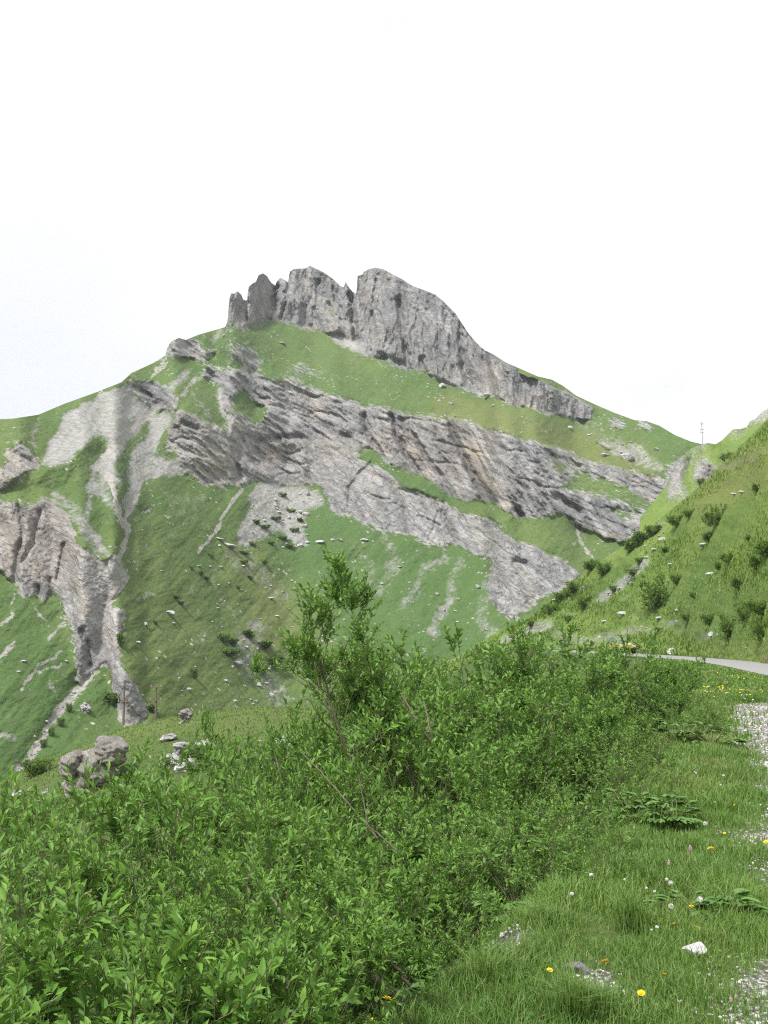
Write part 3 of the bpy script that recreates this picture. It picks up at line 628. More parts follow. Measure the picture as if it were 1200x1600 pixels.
# road
b = NB('road_asphalt')
rn = b.noise(40, 5, 0.7); rl = b.noise(0.6, 4)
b.bsdf(b.mix(b.rng(rn, 0.3, 0.7), (0.20, 0.20, 0.205), (0.31, 0.305, 0.30)), 0.9, b.bump(rn, 0.3, 0.01), 0.2); M['road'] = b.m
ry = np.linspace(29, 150, 120); rx = np.interp(ry, *XG)
rx = blur(rx[None], 6, 1)[0]
tx_ = np.gradient(rx, ry); nl = np.hypot(1, tx_); nx, ny = 1 / nl, -tx_ / nl
cols = np.linspace(0, 5.0, 7); edge = 0.10 * fbm(ry, ry * 0, 3)
RX = rx[:, None] + nx[:, None] * cols[None]; RY = ry[:, None] + ny[:, None] * cols[None]
RX[:, 0] += edge
RZ = 0.045 + 0.05 * (1 - ((cols - 2.5) / 2.5) ** 2)[None, :] + 0 * RX; RZ[:, 0] = -0.05; RZ[:, -1] = -0.05
RV = np.stack([RX, RY, RZ], -1).reshape(-1, 3); idx = np.arange(len(RV)).reshape(len(ry), 7)
f = np.stack([idx[:-1, :-1], idx[:-1, 1:], idx[1:, 1:], idx[1:, :-1]], -1).reshape(-1, 4)
tag(link('road', mesh_np('road', RV, f, M['road'])), kind='structure')

# ------------------------------------------------------------------ plants
def norm(a): return a / (np.linalg.norm(a, axis=-1, keepdims=True) + 1e-9)
def curves(start, d, length, k, up, wig, rng, sag=0.0):
    n = len(start); P = np.zeros((n, k, 3)); P[:, 0] = start; d = norm(d); step = (length / (k - 1))[:, None]
    for i in range(1, k):
        P[:, i] = P[:, i - 1] + d * step
        d = norm(d + np.array([0, 0, up - sag * i / k]) + rng.normal(0, wig, (n, 3)))
    return P
def tubes(P, r, sides=4):
    """P (n,k,3), r (n,k)"""
    n, k, _ = P.shape
    T = norm(np.gradient(P, axis=1)); ref = np.where(np.abs(T[..., 2:3]) > 0.9, np.array([1., 0, 0]), np.array([0, 0, 1.]))
    A = norm(np.cross(T, ref)); B = np.cross(T, A)
    th = np.arange(sides) / sides * 2 * math.pi
    V = P[:, :, None] + r[:, :, None, None] * (A[:, :, None] * np.cos(th)[None, None, :, None] + B[:, :, None] * np.sin(th)[None, None, :, None])
    base = (np.arange(n) * k * sides)[:, None, None] + (np.arange(k - 1) * sides)[None, :, None]
    s0 = np.arange(sides)[None, None]; s1 = (np.arange(sides) + 1)[None, None] % sides
    f = np.stack([base + s0, base + s1, base + s1 + sides, base + s0 + sides], -1).reshape(-1, 4)
    return V.reshape(-1, 3), f
def sample(P, t):
    """points and tangents on curves P (n,k,3) at t (n,m)"""
    n, k, _ = P.shape; x = np.clip(t, 0, 0.999) * (k - 1); i = x.astype(int); fr = (x - i)[..., None]
    r = np.arange(n)[:, None]; a = P[r, i]; b_ = P[r, i + 1]
    return a * (1 - fr) + b_ * fr, norm(b_ - a)
LF = dict(tri=np.array([[0, 2, 1], [0, 3, 2], [4, 5, 7], [5, 6, 7]]), quad=np.array([[1, 2, 5, 4], [2, 3, 6, 5]]))
def leaves(P, D, U, L, Wd, rng, fold=0.25, droop=0.18):
    D = norm(D); Sd = norm(np.cross(D, U)); U = np.cross(Sd, D); L = L[:, None]; Wd = Wd[:, None]
    dr = droop * rng.uniform(0.1, 1.6, (len(P), 1))
    v = [P, P + D * L * .35 - Sd * Wd * .5 + U * Wd * fold, P + D * L * .36, P + D * L * .35 + Sd * Wd * .5 + U * Wd * fold,
         P + D * L * .72 - Sd * Wd * .34 + U * (Wd * fold * .7 - L * dr * .4), P + D * L * .73 - U * L * dr * .45, P + D * L * .72 + Sd * Wd * .34 + U * (Wd * fold * .7 - L * dr * .4),
         P + D * L - U * L * dr]
    V = np.stack(v, 1).reshape(-1, 3); o = (np.arange(len(P)) * 8)[:, None, None]
    return V, (LF['tri'][None] + o).reshape(-1, 3), (LF['quad'][None] + o).reshape(-1, 4)

def perp(T, rng):
    r = rng.normal(0, 1, T.shape); r -= (r * T).sum(-1, keepdims=True) * T; return norm(r)

def grow(name, seed, H=2.4, nst=9, spread=0.55, lean=(0, 0, 0), m1=11, m2=5, nleaf=9, leaf=0.055, wid=0.30, up=0.10, twig=0.26, br=0.42, bmat=None, lmat=None, rst=0.0085, t0=0.22, young=0.5, clump=.17):
    """a multi-stemmed willow: returns (stems mesh, foliage mesh)"""
    rng = np.random.default_rng(seed); lean = np.array(lean, float)
    az = rng.uniform(0, 2 * math.pi, nst); sp = spread * np.sqrt(rng.uniform(0.02, 1, nst))
    d = np.stack([np.cos(az) * sp, np.sin(az) * sp, np.ones(nst)], -1) + lean
    st = np.stack([np.cos(az), np.sin(az), 0 * az], -1) * rng.uniform(0, 0.14, (nst, 1)) * H * .5; st[:, 2] = -0.12
    L0 = H * rng.uniform(0.65, 1.06, nst) * (1 + 0.25 * sp)
    P0 = curves(st, d, L0, 10, up, 0.07, rng)
    r0 = rst * (H / 2.4) * rng.uniform(.7, 1.3, nst)[:, None] * np.linspace(1, 0.25, 10)[None]
    t = np.sort(rng.uniform(t0, 1, (nst, m1)), 1); a, T = sample(P0, t)
    D1 = norm(T * .75 + perp(T, rng) * .8 + np.array([0, 0, .15])); L1 = (br * H * (1.15 - .75 * t) * rng.uniform(.6, 1.25, t.shape)).ravel()
    P1 = curves(a.reshape(-1, 3), D1.reshape(-1, 3), L1, 6, up * 1.3, 0.13, rng)
    r1 = (r0[:, :1] * .42 * (1.1 - .7 * t)).ravel()[:, None] * np.linspace(1, .35, 6)[None]
    t2 = rng.uniform(.2, 1, (len(P1), m2)); a, T = sample(P1, t2)
    D2 = norm(T * .8 + perp(T, rng) * .75 + np.array([0, 0, .35])); L2 = twig * rng.uniform(.45, 1.25, t2.shape).ravel()
    P2 = curves(a.reshape(-1, 3), D2.reshape(-1, 3), L2, 4, .12, 0.12, rng)
    tip = norm(P0[:, -1] - P0[:, -2]); P2b = curves(P0[:, -1], tip, np.full(nst, twig * 1.3), 4, .1, .05, rng)
    P2 = np.concatenate([P2, P2b]); r2 = np.full((len(P2), 1), .0022 * (leaf / .055)) * np.linspace(1, .6, 4)[None]
    cq = P2[:, 0] / (H * clump); cn = fbm(cq[:, 0] + cq[:, 2] * .7, cq[:, 1] - cq[:, 2] * .9 + seed, 2)
    ktw = rng.uniform(0, 1, len(P2)) < np.clip(.74 + cn * 2.1, .02, 1); P2, r2 = P2[ktw], r2[ktw]
    V, fs = [], []; off = 0
    for PP, rr, sd_ in ((P0, r0, 6), (P1, r1, 4), (P2, r2, 3)):
        v, f_ = tubes(PP, rr, sd_); V.append(v); fs.append(f_ + off); off += len(v)
    stems = mesh_np(name + '_stems', np.concatenate(V), fs, bmat or M['bark'])
    # leaves along twigs and the ends of branches
    tl = (np.arange(nleaf)[None] + rng.uniform(0, .8, (len(P2), nleaf))) / nleaf * .9 + .12
    a, T = sample(P2, tl); px = perp(T, rng); end = np.clip(tl, 0, 1)
    D = norm(T * (.55 + .9 * end[..., None] ** 2) + px * .85 + np.array([0, 0, .12]))
    a = a.reshape(-1, 3); D = D.reshape(-1, 3)
    U = norm(np.array([0, 0, 1.]) + rng.normal(0, .45, D.shape)); Lf = leaf * rng.uniform(.55, 1.2, len(a)) * (1.05 - .35 * end.ravel() ** 3)
    # drop some twigs completely so crowns have gaps
    keep = np.ones(len(a), bool)
    a, D, U, Lf, en = a[keep], D[keep], U[keep], Lf[keep], end.ravel()[keep]
    V, tr, qd = leaves(a, D, U, Lf, Lf * wid * rng.uniform(.8, 1.25, len(a)), rng)
    twt = np.repeat(rng.uniform(0, 1, len(P2)), nleaf)[keep]
    tint = np.clip(rng.uniform(0, 1, len(a)) * .55 + twt * .45, 0, 1)
    yg = np.clip((en - .55) * 2, 0, 1) * young * rng.uniform(.2, 1, len(a)) * (twt > .35)
    fol = mesh_np(name + '_foliage', V, [tr, qd], lmat or M['leaf'], {'tint': np.repeat(tint, 8), 'young': np.repeat(yg, 8)}, False)
    return stems, fol, len(a), float(np.percentile(V[:, 2], 99.7))

KINDS = {}
def kind(key, **k):
    st, fo, n, h = grow(key, **k); KINDS[key] = (st, fo, h)
kind('near_a', seed=1, H=1.75, nst=15, spread=.65, m1=12, m2=7, nleaf=9, leaf=.088, wid=.38, twig=.22, br=.34)
kind('near_b', seed=2, H=1.75, nst=15, spread=.7, m1=12, m2=7, nleaf=9, leaf=.084, wid=.37, twig=.22, br=.34)
kind('mid_a', seed=3, H=2.4, nst=14, spread=.75, up=.06, m1=13, m2=7, nleaf=9, leaf=.086, wid=.38)
kind('mid_b', seed=4, H=2.4, nst=13, spread=.8, up=.06, m1=13, m2=7, nleaf=9, leaf=.086, wid=.38, lean=(-.25, 0, 0))
kind('mid_c', seed=5, H=2.4, nst=14, spread=.6, m1=13, m2=7, nleaf=10, leaf=.080, wid=.37, lean=(-.15, 0, 0))
kind('far_a', seed=6, H=3.0, nst=16, spread=.6, m1=13, m2=7, nleaf=9, leaf=.112, wid=.42, twig=.34)
kind('far_b', seed=7, H=3.0, nst=15, spread=.7, m1=13, m2=7, nleaf=9, leaf=.112, wid=.42, twig=.34)
kind('leaning', seed=27, H=3.6, nst=8, spread=.20, lean=(-.50, .05, 0), m1=17, m2=11, nleaf=11, leaf=.078, wid=.42, twig=.26, br=.27, rst=.013, t0=.42, clump=.10, up=.05, young=.9)
kind('low', seed=9, H=.9, nst=22, spread=1.1, m1=7, m2=4, nleaf=7, leaf=.045, wid=.34, twig=.16, br=.4, t0=.1)
kind('hill_a', seed=12, H=2.6, nst=15, spread=.6, m1=10, m2=6, nleaf=7, leaf=.15, wid=.55, twig=.42, br=.42, t0=.08, lmat=M['leaf_far'], rst=.008)
kind('hill_b', seed=13, H=2.0, nst=18, spread=1.0, m1=9, m2=6, nleaf=7, leaf=.15, wid=.55, twig=.42, br=.42, t0=.05, lmat=M['leaf_far'], rst=.008)
kind('speck_a', seed=14, H=2.2, nst=14, spread=.9, m1=6, m2=4, nleaf=6, leaf=.42, wid=.6, twig=.5, br=.45, t0=.05, lmat=M['leaf_far'], rst=.008)

kind('speck_b', seed=19, H=1.8, nst=16, spread=1.3, m1=5, m2=4, nleaf=6, leaf=.36, wid=.6, twig=.5, br=.5, t0=.05, lmat=M['leaf_far'], rst=.008)
first = {}
def shrub(kindkey, loc, height, label, rot=None, cat='shrub', group='willow bushes of the thicket', width=1.0, name='willow_bush'):
    st, fo, h = KINDS[kindkey]
    root = bpy.data.objects.new(name, None); COL.objects.link(root); root.empty_display_size = .2
    s_ = height / h; root.scale = (s_ * width, s_ * width, s_)
    root.location = loc; root.rotation_euler = (0, 0, random.uniform(0, 6.28) if rot is None else rot)
    tag(root, label, cat, group)
    link('stems', st, root); link('foliage', fo, root); return root

def place(kindkey, u, vtop, D, label, rot=None, hmin=.8, width=1.0, **k):
    tx, te = ray(u, vtop); x = float(tx * D); z0 = float(ground_z(x, D)); zt = CAM_Z + float(te * D)
    return shrub(kindkey, (x, D, z0 - .03), max(hmin, zt - z0), label, rot, width=width, **k)

T = [  # kind, u, v of its top, distance, label
 ('near_a', 40, 1435, 3.3, 'broad-leaved willow shoots filling the bottom left corner of the picture'),
 ('near_b', 190, 1400, 3.5, 'upright leafy shoots with red-brown stems right of the bottom left corner'),
 ('near_a', 330, 1445, 3.6, 'leafy willow shoots at the bottom edge, third clump from the left'),
 ('near_b', 460, 1490, 3.9, 'willow shoots at the bottom edge just left of the fallen bare branch'),
 ('near_b', -80, 1400, 3.4, 'willow shoots cut off by the left edge at the bottom'),
 ('mid_a', 110, 1365, 4.8, 'dense willow bush behind the front shoots at the lower left'),
 ('mid_b', 270, 1320, 5.0, 'bushy willow above the red-stemmed shoots, lower left'),
 ('mid_c', 430, 1330, 5.1, 'willow with dark gaps above the fallen bare branch'),
 ('near_a', 570, 1500, 4.6, 'small willow at the foot of the bank beside the yellow dandelion'),
 ('mid_a', -40, 1320, 5.2, 'willow bush cut off by the left edge halfway up the thicket'),
 ('mid_a', 590, 1385, 5.6, 'willow bush at the bank edge left of the broad-leaved herbs'),
 ('mid_c', 40, 1268, 7.0, 'willow top rising against the grassy knoll at the far left'),
 ('mid_b', 185, 1240, 7.2, 'willow with thin tall shoots in front of the layered rock'),
 ('mid_a', 300, 1236, 7.4, 'willow bush under the white rocks of the knoll'),
 ('mid_c', 420, 1240, 7.2, 'willow bush in the middle left of the thicket, grey twigs showing'),
 ('mid_b', 545, 1255, 7.3, 'rounded willow in the very middle of the thicket'),
 ('mid_a', 665, 1285, 7.4, 'willow with dark hollow beneath it, right of the middle'),
 ('mid_c', 770, 1310, 7.8, 'low willow touching the grass verge beside the pale dry flower head'),
 ('far_a', 372, 1150, 13.0, 'slender willow top between the white rocks and the leaning willow'),
 ('far_b', 425, 1128, 14.0, 'willow top just left of the leaning willow, boulders behind it'),
 ('mid_b', 505, 1158, 10.5, 'willow bush below the crown of the leaning willow'),
 ('mid_a', 610, 1120, 10.5, 'willow bush around the foot of the leaning willow'),
 ('mid_c', 720, 1150, 10.2, 'dark-centred willow right of the leaning willow foot'),
 ('mid_b', 820, 1190, 10.0, 'willow bush behind the low round bush on the verge'),
 ('mid_a', 850, 1270, 8.8, 'bright green willow left of the low round bush'),
 ('far_a', 575, 1052, 16.0, 'willow behind the leaning trunk, against the green slope'),
 ('far_b', 640, 1030, 17.0, 'willow top right behind the leaning trunk'),
 ('far_a', 710, 1005, 17.5, 'bushy willow under the pale streaks of the slope'),
 ('far_b', 790, 1075, 14.5, 'dense light green willow in the middle of the right thicket'),
 ('far_b', 770, 990, 21.0, 'willow reaching up to the foot of the lowest cliff'),
 ('far_a', 850, 985, 22.0, 'highest willow in front of the rubble at the hillside foot'),
 ('far_a', 890, 1065, 16.0, 'willow with yellowish shoots, lower right part of the thicket'),
 ('far_b', 930, 998, 25.0, 'willow standing just in front of the yellow car'),
 ('far_a', 985, 1012, 27.0, 'willow hiding the near side of the yellow car'),
 ('far_b', 1030, 1032, 27.0, 'last tall willow before the road comes into sight'),
 ('far_a', 960, 1090, 17.5, 'willow above the low round bush on the verge'),
 ('far_b', 1050, 1068, 22.0, 'willow at the right end of the thicket, under the road'),
 ('mid_b', 255, 1205, 10.5, 'willow bush just below the white row of knoll rocks'),
 ('mid_a', 335, 1172, 11.0, 'willow bush right of the white knoll rocks'),
 ('mid_c', 405, 1150, 11.5, 'willow bush filling the gap left of the leaning willow foot'),
 ('mid_a', 75, 1262, 9.0, 'willow bush in front of the lower left end of the knoll'),
 ('mid_c', 160, 1252, 9.5, 'willow bush under the layered rock outcrop'),
 ('low', 995, 1168, 10.8, 'low round bush standing alone on the grassy verge'),
 ('low', 930, 1205, 9.6, 'low bush hugging the left side of the round verge bush'),
 ('low', 1075, 1105, 17.0, 'small low bush on the verge below the road'),
 ('low', 830, 1345, 7.2, 'low leafy growth at the verge edge beside the white clover heads'),
]
for k_, u, v, D, lab in T:
    place(k_, u, v - (8 if D > 9 else 22), D, lab, width=1.35 if k_ == 'low' else .62 if D > 12 and u < 450 else .8 if u in (505, 575) else 1.08)
lw = place('leaning', 700, 862, 12.2, 'tall sparse willow leaning left with bare trunk, crown against the mountain', rot=0.0)
# shrubs standing on the hillside beyond the road
HS = [(1120, 822, 42, 'a', 'dark round shrub alone on the upper hillside'), (1022, 950, 62, 'a', 'largest bushy shrub low on the hillside above the road'),
 (1058, 912, 20, 'b', 'small shrub right above the large hillside shrub'), (945, 898, 26, 'b', 'dark low shrub at the left rim of the hillside'), (925, 890, 20, 'b', 'leftmost rim shrub where the hillside meets the cliffs'),
 (1108, 845, 18, 'a', 'small shrub just below the dark round shrub'), (1058, 822, 24, 'a', 'shrub on the hillside rim left of the dark round shrub'), (1022, 835, 20, 'b', 'spreading shrub on the rim beside pale boulders'),
 (1000, 850, 26, 'b', 'shrub mass at the bend of the hillside rim'), (985, 862, 22, 'b', 'low shrub under the rim shrub mass'), (1078, 808, 16, 'a', 'little shrub on the rim nearer the mast'),
 (1095, 756, 12, 'a', 'tiny shrub above the rock face under the brow'), (1137, 722, 20, 'a', 'dark shrub at the right end of the grassy brow'), (1183, 768, 16, 'a', 'small pointed shrub near the flat pale stones of the upper hillside'),
 (1140, 880, 22, 'b', 'wide low shrub in the middle of the hillside'), (1125, 890, 16, 'b', 'small dark shrub left of the wide low shrub'), (1155, 920, 24, 'b', 'spreading shrub at mid height near the right edge'),
 (1185, 890, 30, 'a', 'upright shrub close to the right edge of the hillside'), (1198, 870, 34, 'a', 'shrub cut by the right edge at mid hillside'), (1140, 1000, 52, 'a', 'tall shrub on the hillside above the road near the right edge'),
 (1165, 975, 42, 'b', 'shrub behind the tall shrub above the road'), (1190, 1000, 46, 'a', 'bushy shrub above the road at the right edge'), (1110, 975, 22, 'b', 'low shrub above the pale rubble by the road'),
 (900, 925, 22, 'b', 'shrub on the left rim above the lowest cliff'), (880, 938, 18, 'b', 'small shrub on the left rim further down'), (862, 958, 18, 'b', 'low shrub near the foot of the hillside rim'),
 (915, 950, 26, 'b', 'broad shrub left of the rocky streak'), (960, 925, 14, 'b', 'little shrub inside the rocky streak'), (990, 900, 16, 'a', 'little shrub right above the rocky streak'),
 (888, 972, 14, 'b', 'dark low shrub at the lower left of the hillside'), (830, 978, 12, 'b', 'small shrub at the lowest tip of the hillside'), (1000, 880, 12, 'b', 'tiny shrub at the top of the rocky streak'),
 (1040, 862, 10, 'b', 'tiny shrub beside the pale stone streak'), (1085, 935, 14, 'b', 'low scrub between the large shrub and the flat pale stone'), (1075, 970, 16, 'b', 'scrubby clump right of the large hillside shrub'),
 (1170, 845, 12, 'b', 'tiny shrub on the smooth upper grass near the right edge'), (1030, 990, 14, 'b', 'small clump above the white boulder by the road'), (1192, 960, 30, 'b', 'leafy clump near the right edge over the road')]
for u, v, hp, k_, lab in HS:
    F_ = kn if (u, v) in ((1095, 756), (1137, 722)) else nh
    p = F_.point(u, v); h_ = hp * .85 * p.y / F
    k_ = 'a' if hp >= 40 else 'b'
    shrub('hill_' + k_, p - Vector((0, 0, .12 * h_)), h_ * 1.12, lab, group='shrubs on the hillside beyond the road', name='hillside_shrub', width=1.15 if k_ == 'a' else random.uniform(1.1, 1.7))
MS = [(348, 1000, 'dark shrub clump left of the big grey boulder'), (362, 1008, 'dark shrub clump touching the big grey boulder'), (390, 995, 'scrub among the boulders right of the big grey boulder'), (410, 1012, 'dark scrub among the lower rubble'),
 (425, 1035, 'shrub near the bottom of the rubble run'), (405, 1050, 'shrub at the lowest visible rubble'), (300, 890, 'small dark shrub left on the open slope'), (312, 898, 'second small dark shrub on the open slope'),
 (322, 905, 'shrub beside small boulders on the open slope'), (330, 870, 'little shrub under the pale footpath line'), (440, 775, 'shrub high in the grey scree fan'), (455, 800, 'shrub in the middle of the scree fan'),
 (430, 812, 'dark shrub on the left of the scree fan'), (412, 825, 'low shrub at the scree fan left edge'), (470, 815, 'shrub near the scree fan right edge'), (460, 830, 'shrub low in the scree fan'),
 (440, 842, 'shrub at the foot of the scree fan'), (422, 850, 'shrub left at the foot of the scree fan'), (395, 852, 'shrub right of the long flat boulder'), (382, 866, 'shrub below the long flat boulder'),
 (400, 818, 'shrub over the long flat boulder'), (450, 855, 'shrub above the leaning willow crown'), (372, 920, 'small shrub amid scattered stones'), (392, 905, 'small shrub below the flat boulders'),
 (412, 880, 'small shrub near the isolated stones'), (275, 935, 'small shrub above the white twin boulder'), (282, 945, 'small shrub right of the white twin boulder'), (243, 975, 'shrub beside the small white boulder'),
 (190, 1008, 'dark spruce-like shrub at the edge of the grey gully cliff'), (303, 1058, 'single dark shrub on the smooth slope'), (240, 1112, 'dark shrub at the foot of the right wooden pole'), (180, 1098, 'dark shrub in the green hollow of the gully'),
 (170, 1092, 'dark shrub left in the green hollow of the gully'), (80, 1150, 'dense scrub along the boulder stream'), (95, 1135, 'dense scrub higher on the boulder stream'), (68, 1168, 'dense scrub lowest on the boulder stream'),
 (108, 1112, 'dark shrub by the upper boulder stream'), (380, 880, 'tiny shrub between two flat stones'), (356, 1022, 'shrub under the big grey boulder')]
for u, v, lab in MS:
    p = mt.point(u, v); big = v > 985
    hp = 22 if (u, v) in ((190, 1008),) else 13 if big else 6.5
    if 60 < u < 120 and v > 1100: hp = 16
    if (u, v) == (303, 1058): hp = 16
    h_ = hp * p.y / F
    shrub('hill_b' if (60 < u < 120 and v > 1100) else random.choice(('speck_a', 'speck_b')), p - Vector((0, 0, .2 * h_)), h_ * 1.15, lab, group='dark shrubs scattered over the mountain slope', name='slope_shrub', width=random.uniform(1.3, 2.2) if hp not in (22, 16) else .6)

# ------------------------------------------------------------------ stones
def rock_mesh(name, seed, mat, sub=3, sx=1, sy=1, sz=1, cuts=9, rough=.12, flat=True, cmin=.45, cmax=.85):
    rng = np.random.default_rng(seed); bm = bmesh.new(); bmesh.ops.create_icosphere(bm, subdivisions=sub, radius=1)
    V = np.array([v.co[:] for v in bm.verts]); F_ = np.array([[v.index for v in f.verts] for f in bm.faces]); bm.free()
    n = norm(rng.normal(0, 1, (cuts, 3))); dd = rng.uniform(cmin, cmax, cuts)
    for i in range(cuts):
        h = V @ n[i] - dd[i]; V = V - np.maximum(h, 0)[:, None] * n[i]
    k = fbm(V[:, 0] * 2.1 + seed, V[:, 1] * 2.1 + V[:, 2] * 1.7, 3); V = V * (1 + rough * k[:, None]) * np.array([sx, sy, sz])
    V[:, 2] -= V[:, 2].min() * .72
    me = mesh_np(name, V, F_, mat, None, not flat); return me
BOULD = [rock_mesh('boulder_mesh', 30 + i, M['farstone'], 2, 1, .8, .62, 9) for i in range(5)]
SLAB = [rock_mesh('slab_mesh', 40 + i, M['farstone'], 3, 1, .7, .22, 7) for i in range(3)]
LIME = [rock_mesh('limestone_mesh', 50 + i, M['limestone'], 3, 1, .8, .6, 11) for i in range(4)]
def stone(mesh, p, wpx_m, label, group=None, cat='boulder', name='boulder', rz=None, tilt=0.15, sink=.1, zf=1.0):
    o = link(name, mesh); s_ = wpx_m / 2; o.scale = (s_, s_, s_ * zf); o.location = p - Vector((0, 0, s_ * sink))
    o.rotation_euler = (random.uniform(-tilt, tilt), random.uniform(-tilt, tilt), random.uniform(0, 6.28) if rz is None else rz)
    return tag(o, label, cat, group)
# boulders one can point at on the mountain: u, v(base), width px, kind, label
MB_ = [(265, 960, 20, 'b', 'white twin boulder with a dark gap under it on the open slope'), (271, 974, 9, 's', 'small stone just below the white twin boulder'), (228, 976, 11, 'b', 'white oval boulder left of the small slope shrub'),
 (215, 1005, 11, 'b', 'white boulder with a dark shadow, between the gully cliff and the twin boulder'), (370, 1038, 24, 'b', 'big grey rounded boulder in the rubble under the leaning willow'), (342, 843, 16, 's', 'upper flat stone stacked left of the long flat boulder'),
 (357, 854, 26, 's', 'long flat boulder below the scree fan'), (343, 853, 10, 's', 'short flat stone touching the left end of the long flat boulder'), (500, 848, 18, 's', 'grey slab with a pointed tail above the leaning willow crown'), (520, 845, 9, 'b', 'first of two grey stones right of the pointed slab'),
 (530, 845, 12, 'b', 'second of two grey stones right of the pointed slab'), (569, 845, 16, 's', 'isolated flat pale boulder under the lowest grey cliff'), (530, 870, 12, 'b', 'dark grey boulder behind the top of the leaning willow'), (423, 935, 11, 's', 'flat white block alone in mid slope'),
 (416, 920, 6, 'b', 'left of a pair of white stones above the flat white block'), (422, 916, 7, 'b', 'right of a pair of white stones above the flat white block'), (442, 925, 8, 's', 'pale stone right of the flat white block'), (456, 908, 7, 'b', 'pale stone near the crown of the leaning willow'),
 (376, 922, 6, 'b', 'small white stone alone amid the slope'), (339, 945, 6, 'b', 'upper of two stacked pale stones on the slope'), (340, 951, 8, 's', 'lower of two stacked pale stones on the slope'), (331, 972, 5, 'b', 'tiny pale stone under the stacked pair'),
 (320, 995, 8, 'b', 'pale stone left of the rubble run'), (433, 963, 9, 's', 'pale flat stone left of the leaning willow leaves'), (473, 981, 8, 'b', 'white stone seen through the leaning willow'), (456, 980, 5, 's', 'tiny white stone left of the one seen through the willow'),
 (538, 969, 6, 'b', 'small round stone to the right of the leaning willow'), (597, 912, 8, 's', 'white stone in the pale streak right of the leaning willow crown'), (624, 886, 8, 's', 'flat stone under the long lowest cliff'), (640, 921, 5, 'b', 'tiny stone between two pale streaks'),
 (652, 862, 6, 'b', 'tiny stone close under the tall cliff slab'), (683, 929, 9, 'b', 'white stones in the middle of the green slope, left one'), (717, 937, 8, 'b', 'white stone right of the middle pale streak'), (747, 918, 12, 'b', 'white stone left of the lowest hanging cliff'),
 (712, 955, 7, 's', 'flat stone under the middle pale streak'), (715, 972, 8, 's', 'lowest flat stone of the green slope before the willows'), (759, 985, 8, 'b', 'stone at the foot of the hanging cliff'), (305, 1042, 7, 's', 'pale stone on the smooth slope right of the wooden poles'),
 (280, 1060, 7, 's', 'white flat stone above the right wooden pole'), (222, 1087, 7, 'b', 'white stone between the two wooden poles'), (295, 1078, 9, 'b', 'pair of pale stones to the right of the poles'), (284, 1080, 6, 's', 'flat stone left of the pair of pale stones'),
 (29, 1050, 7, 'b', 'white block on the far left green slope'), (103, 1034, 8, 'b', 'white block beside the grey streak at the left'), (37, 1034, 12, 's', 'flat pale slab on the far left slope'), (692, 605, 20, 'b', 'white boulder on the meadow under the great crag'),
 (763, 620, 24, 's', 'wide white boulder at the right foot of the great crag'), (704, 632, 11, 'b', 'grey boulder in the middle of the upper meadow'), (891, 670, 13, 'b', 'white boulder right of the end of the crag'), (921, 680, 9, 's', 'pale flat stone further right on the upper meadow'),
 (944, 712, 18, 's', 'tilted white boulder on the upper meadow near the pass'), (982, 718, 28, 'b', 'largest white boulder on the upper meadow near the pass'), (1025, 703, 10, 'b', 'pale boulder on the slope under the pass'), (984, 731, 5, 'b', 'tiny stone below the largest meadow boulder'),
 (771, 634, 8, 's', 'small flat stone below the wide white boulder'), (712, 650, 7, 's', 'small pale stone above the cliff edge'), (815, 676, 6, 's', 'pale stone at the cliff edge of the upper meadow'), (829, 659, 5, 'b', 'tiny stone in the upper meadow'),
 (440, 537, 14, 's', 'thin pale slab in the highest grass under the crags'), (351, 525, 9, 's', 'pale slab at the left foot of the crags'), (252, 892, 6, 's', 'small pale stone on the left open slope'), (203, 880, 5, 'b', 'tiny pale stone beside the white gully'),
 (222, 829, 5, 'b', 'tiny white stone right of the white gully'), (310, 885, 10, 's', 'pale stone left of the scattered shrubs'), (328, 886, 7, 'b', 'pale stone among the scattered shrubs'), (345, 887, 12, 's', 'flat pale stone among the scattered shrubs'),
 (380, 885, 9, 's', 'flat pale stone right of the scattered shrubs'), (400, 1040, 12, 'b', 'pale boulder right of the big grey boulder'), (385, 1012, 9, 'b', 'pale boulder above the big grey boulder'), (425, 1088, 12, 'b', 'white boulder low in the rubble run'),
 (405, 1072, 16, 'b', 'grey boulder low in the rubble run'), (352, 1065, 9, 'b', 'pale stone below the big grey boulder')]
for u, v, w_, k_, lab in MB_:
    p = mt.point(u, v); m_ = random.choice(BOULD if k_ == 'b' else SLAB)
    stone(m_, p, w_ * p.y / F, lab, 'boulders on the mountain slope', rz=random.uniform(-.5, .5), sink=.12, zf=1.0 if k_ == 'b' else 1.5)
def scatter(polypts, n, lo, hi, label, group, face=mt, meshes=BOULD):
    P_ = np.array(polypts, float); c = 0
    while c < n:
        u = random.uniform(P_[:, 0].min(), P_[:, 0].max()); v = random.uniform(P_[:, 1].min(), P_[:, 1].max())
        if not inpoly(np.array([[u]]), np.array([[v]]), polypts)[0, 0]: continue
        p = face.point(u, v); w_ = (lo + (hi - lo) * random.random() ** 2.5) * p.y / F
        stone(random.choice(meshes), p, w_, label, group, name='scree_block'); c += 1
scatter([(398, 765), (500, 770), (508, 800), (480, 855), (380, 860), (372, 840)], 62, 4, 13, 'grey limestone block lying in the scree fan at the cliff foot', 'blocks of the scree fan')
scatter([(385, 775), (420, 760), (500, 775), (490, 830), (400, 860)], 30, 2.5, 5, 'small grey stone of the scree fan at the cliff foot', 'small stones of the scree fan')
scatter([(370, 990), (400, 990), (440, 1060), (450, 1110), (350, 1110), (350, 1040)], 32, 4, 10, 'pale limestone block in the rubble run left of the leaning willow', 'blocks of the rubble run')
scatter([(140, 1048), (152, 1058), (60, 1180), (25, 1215), (15, 1200), (70, 1130)], 26, 4, 10, 'white block in the boulder stream at the left', 'blocks of the boulder stream')
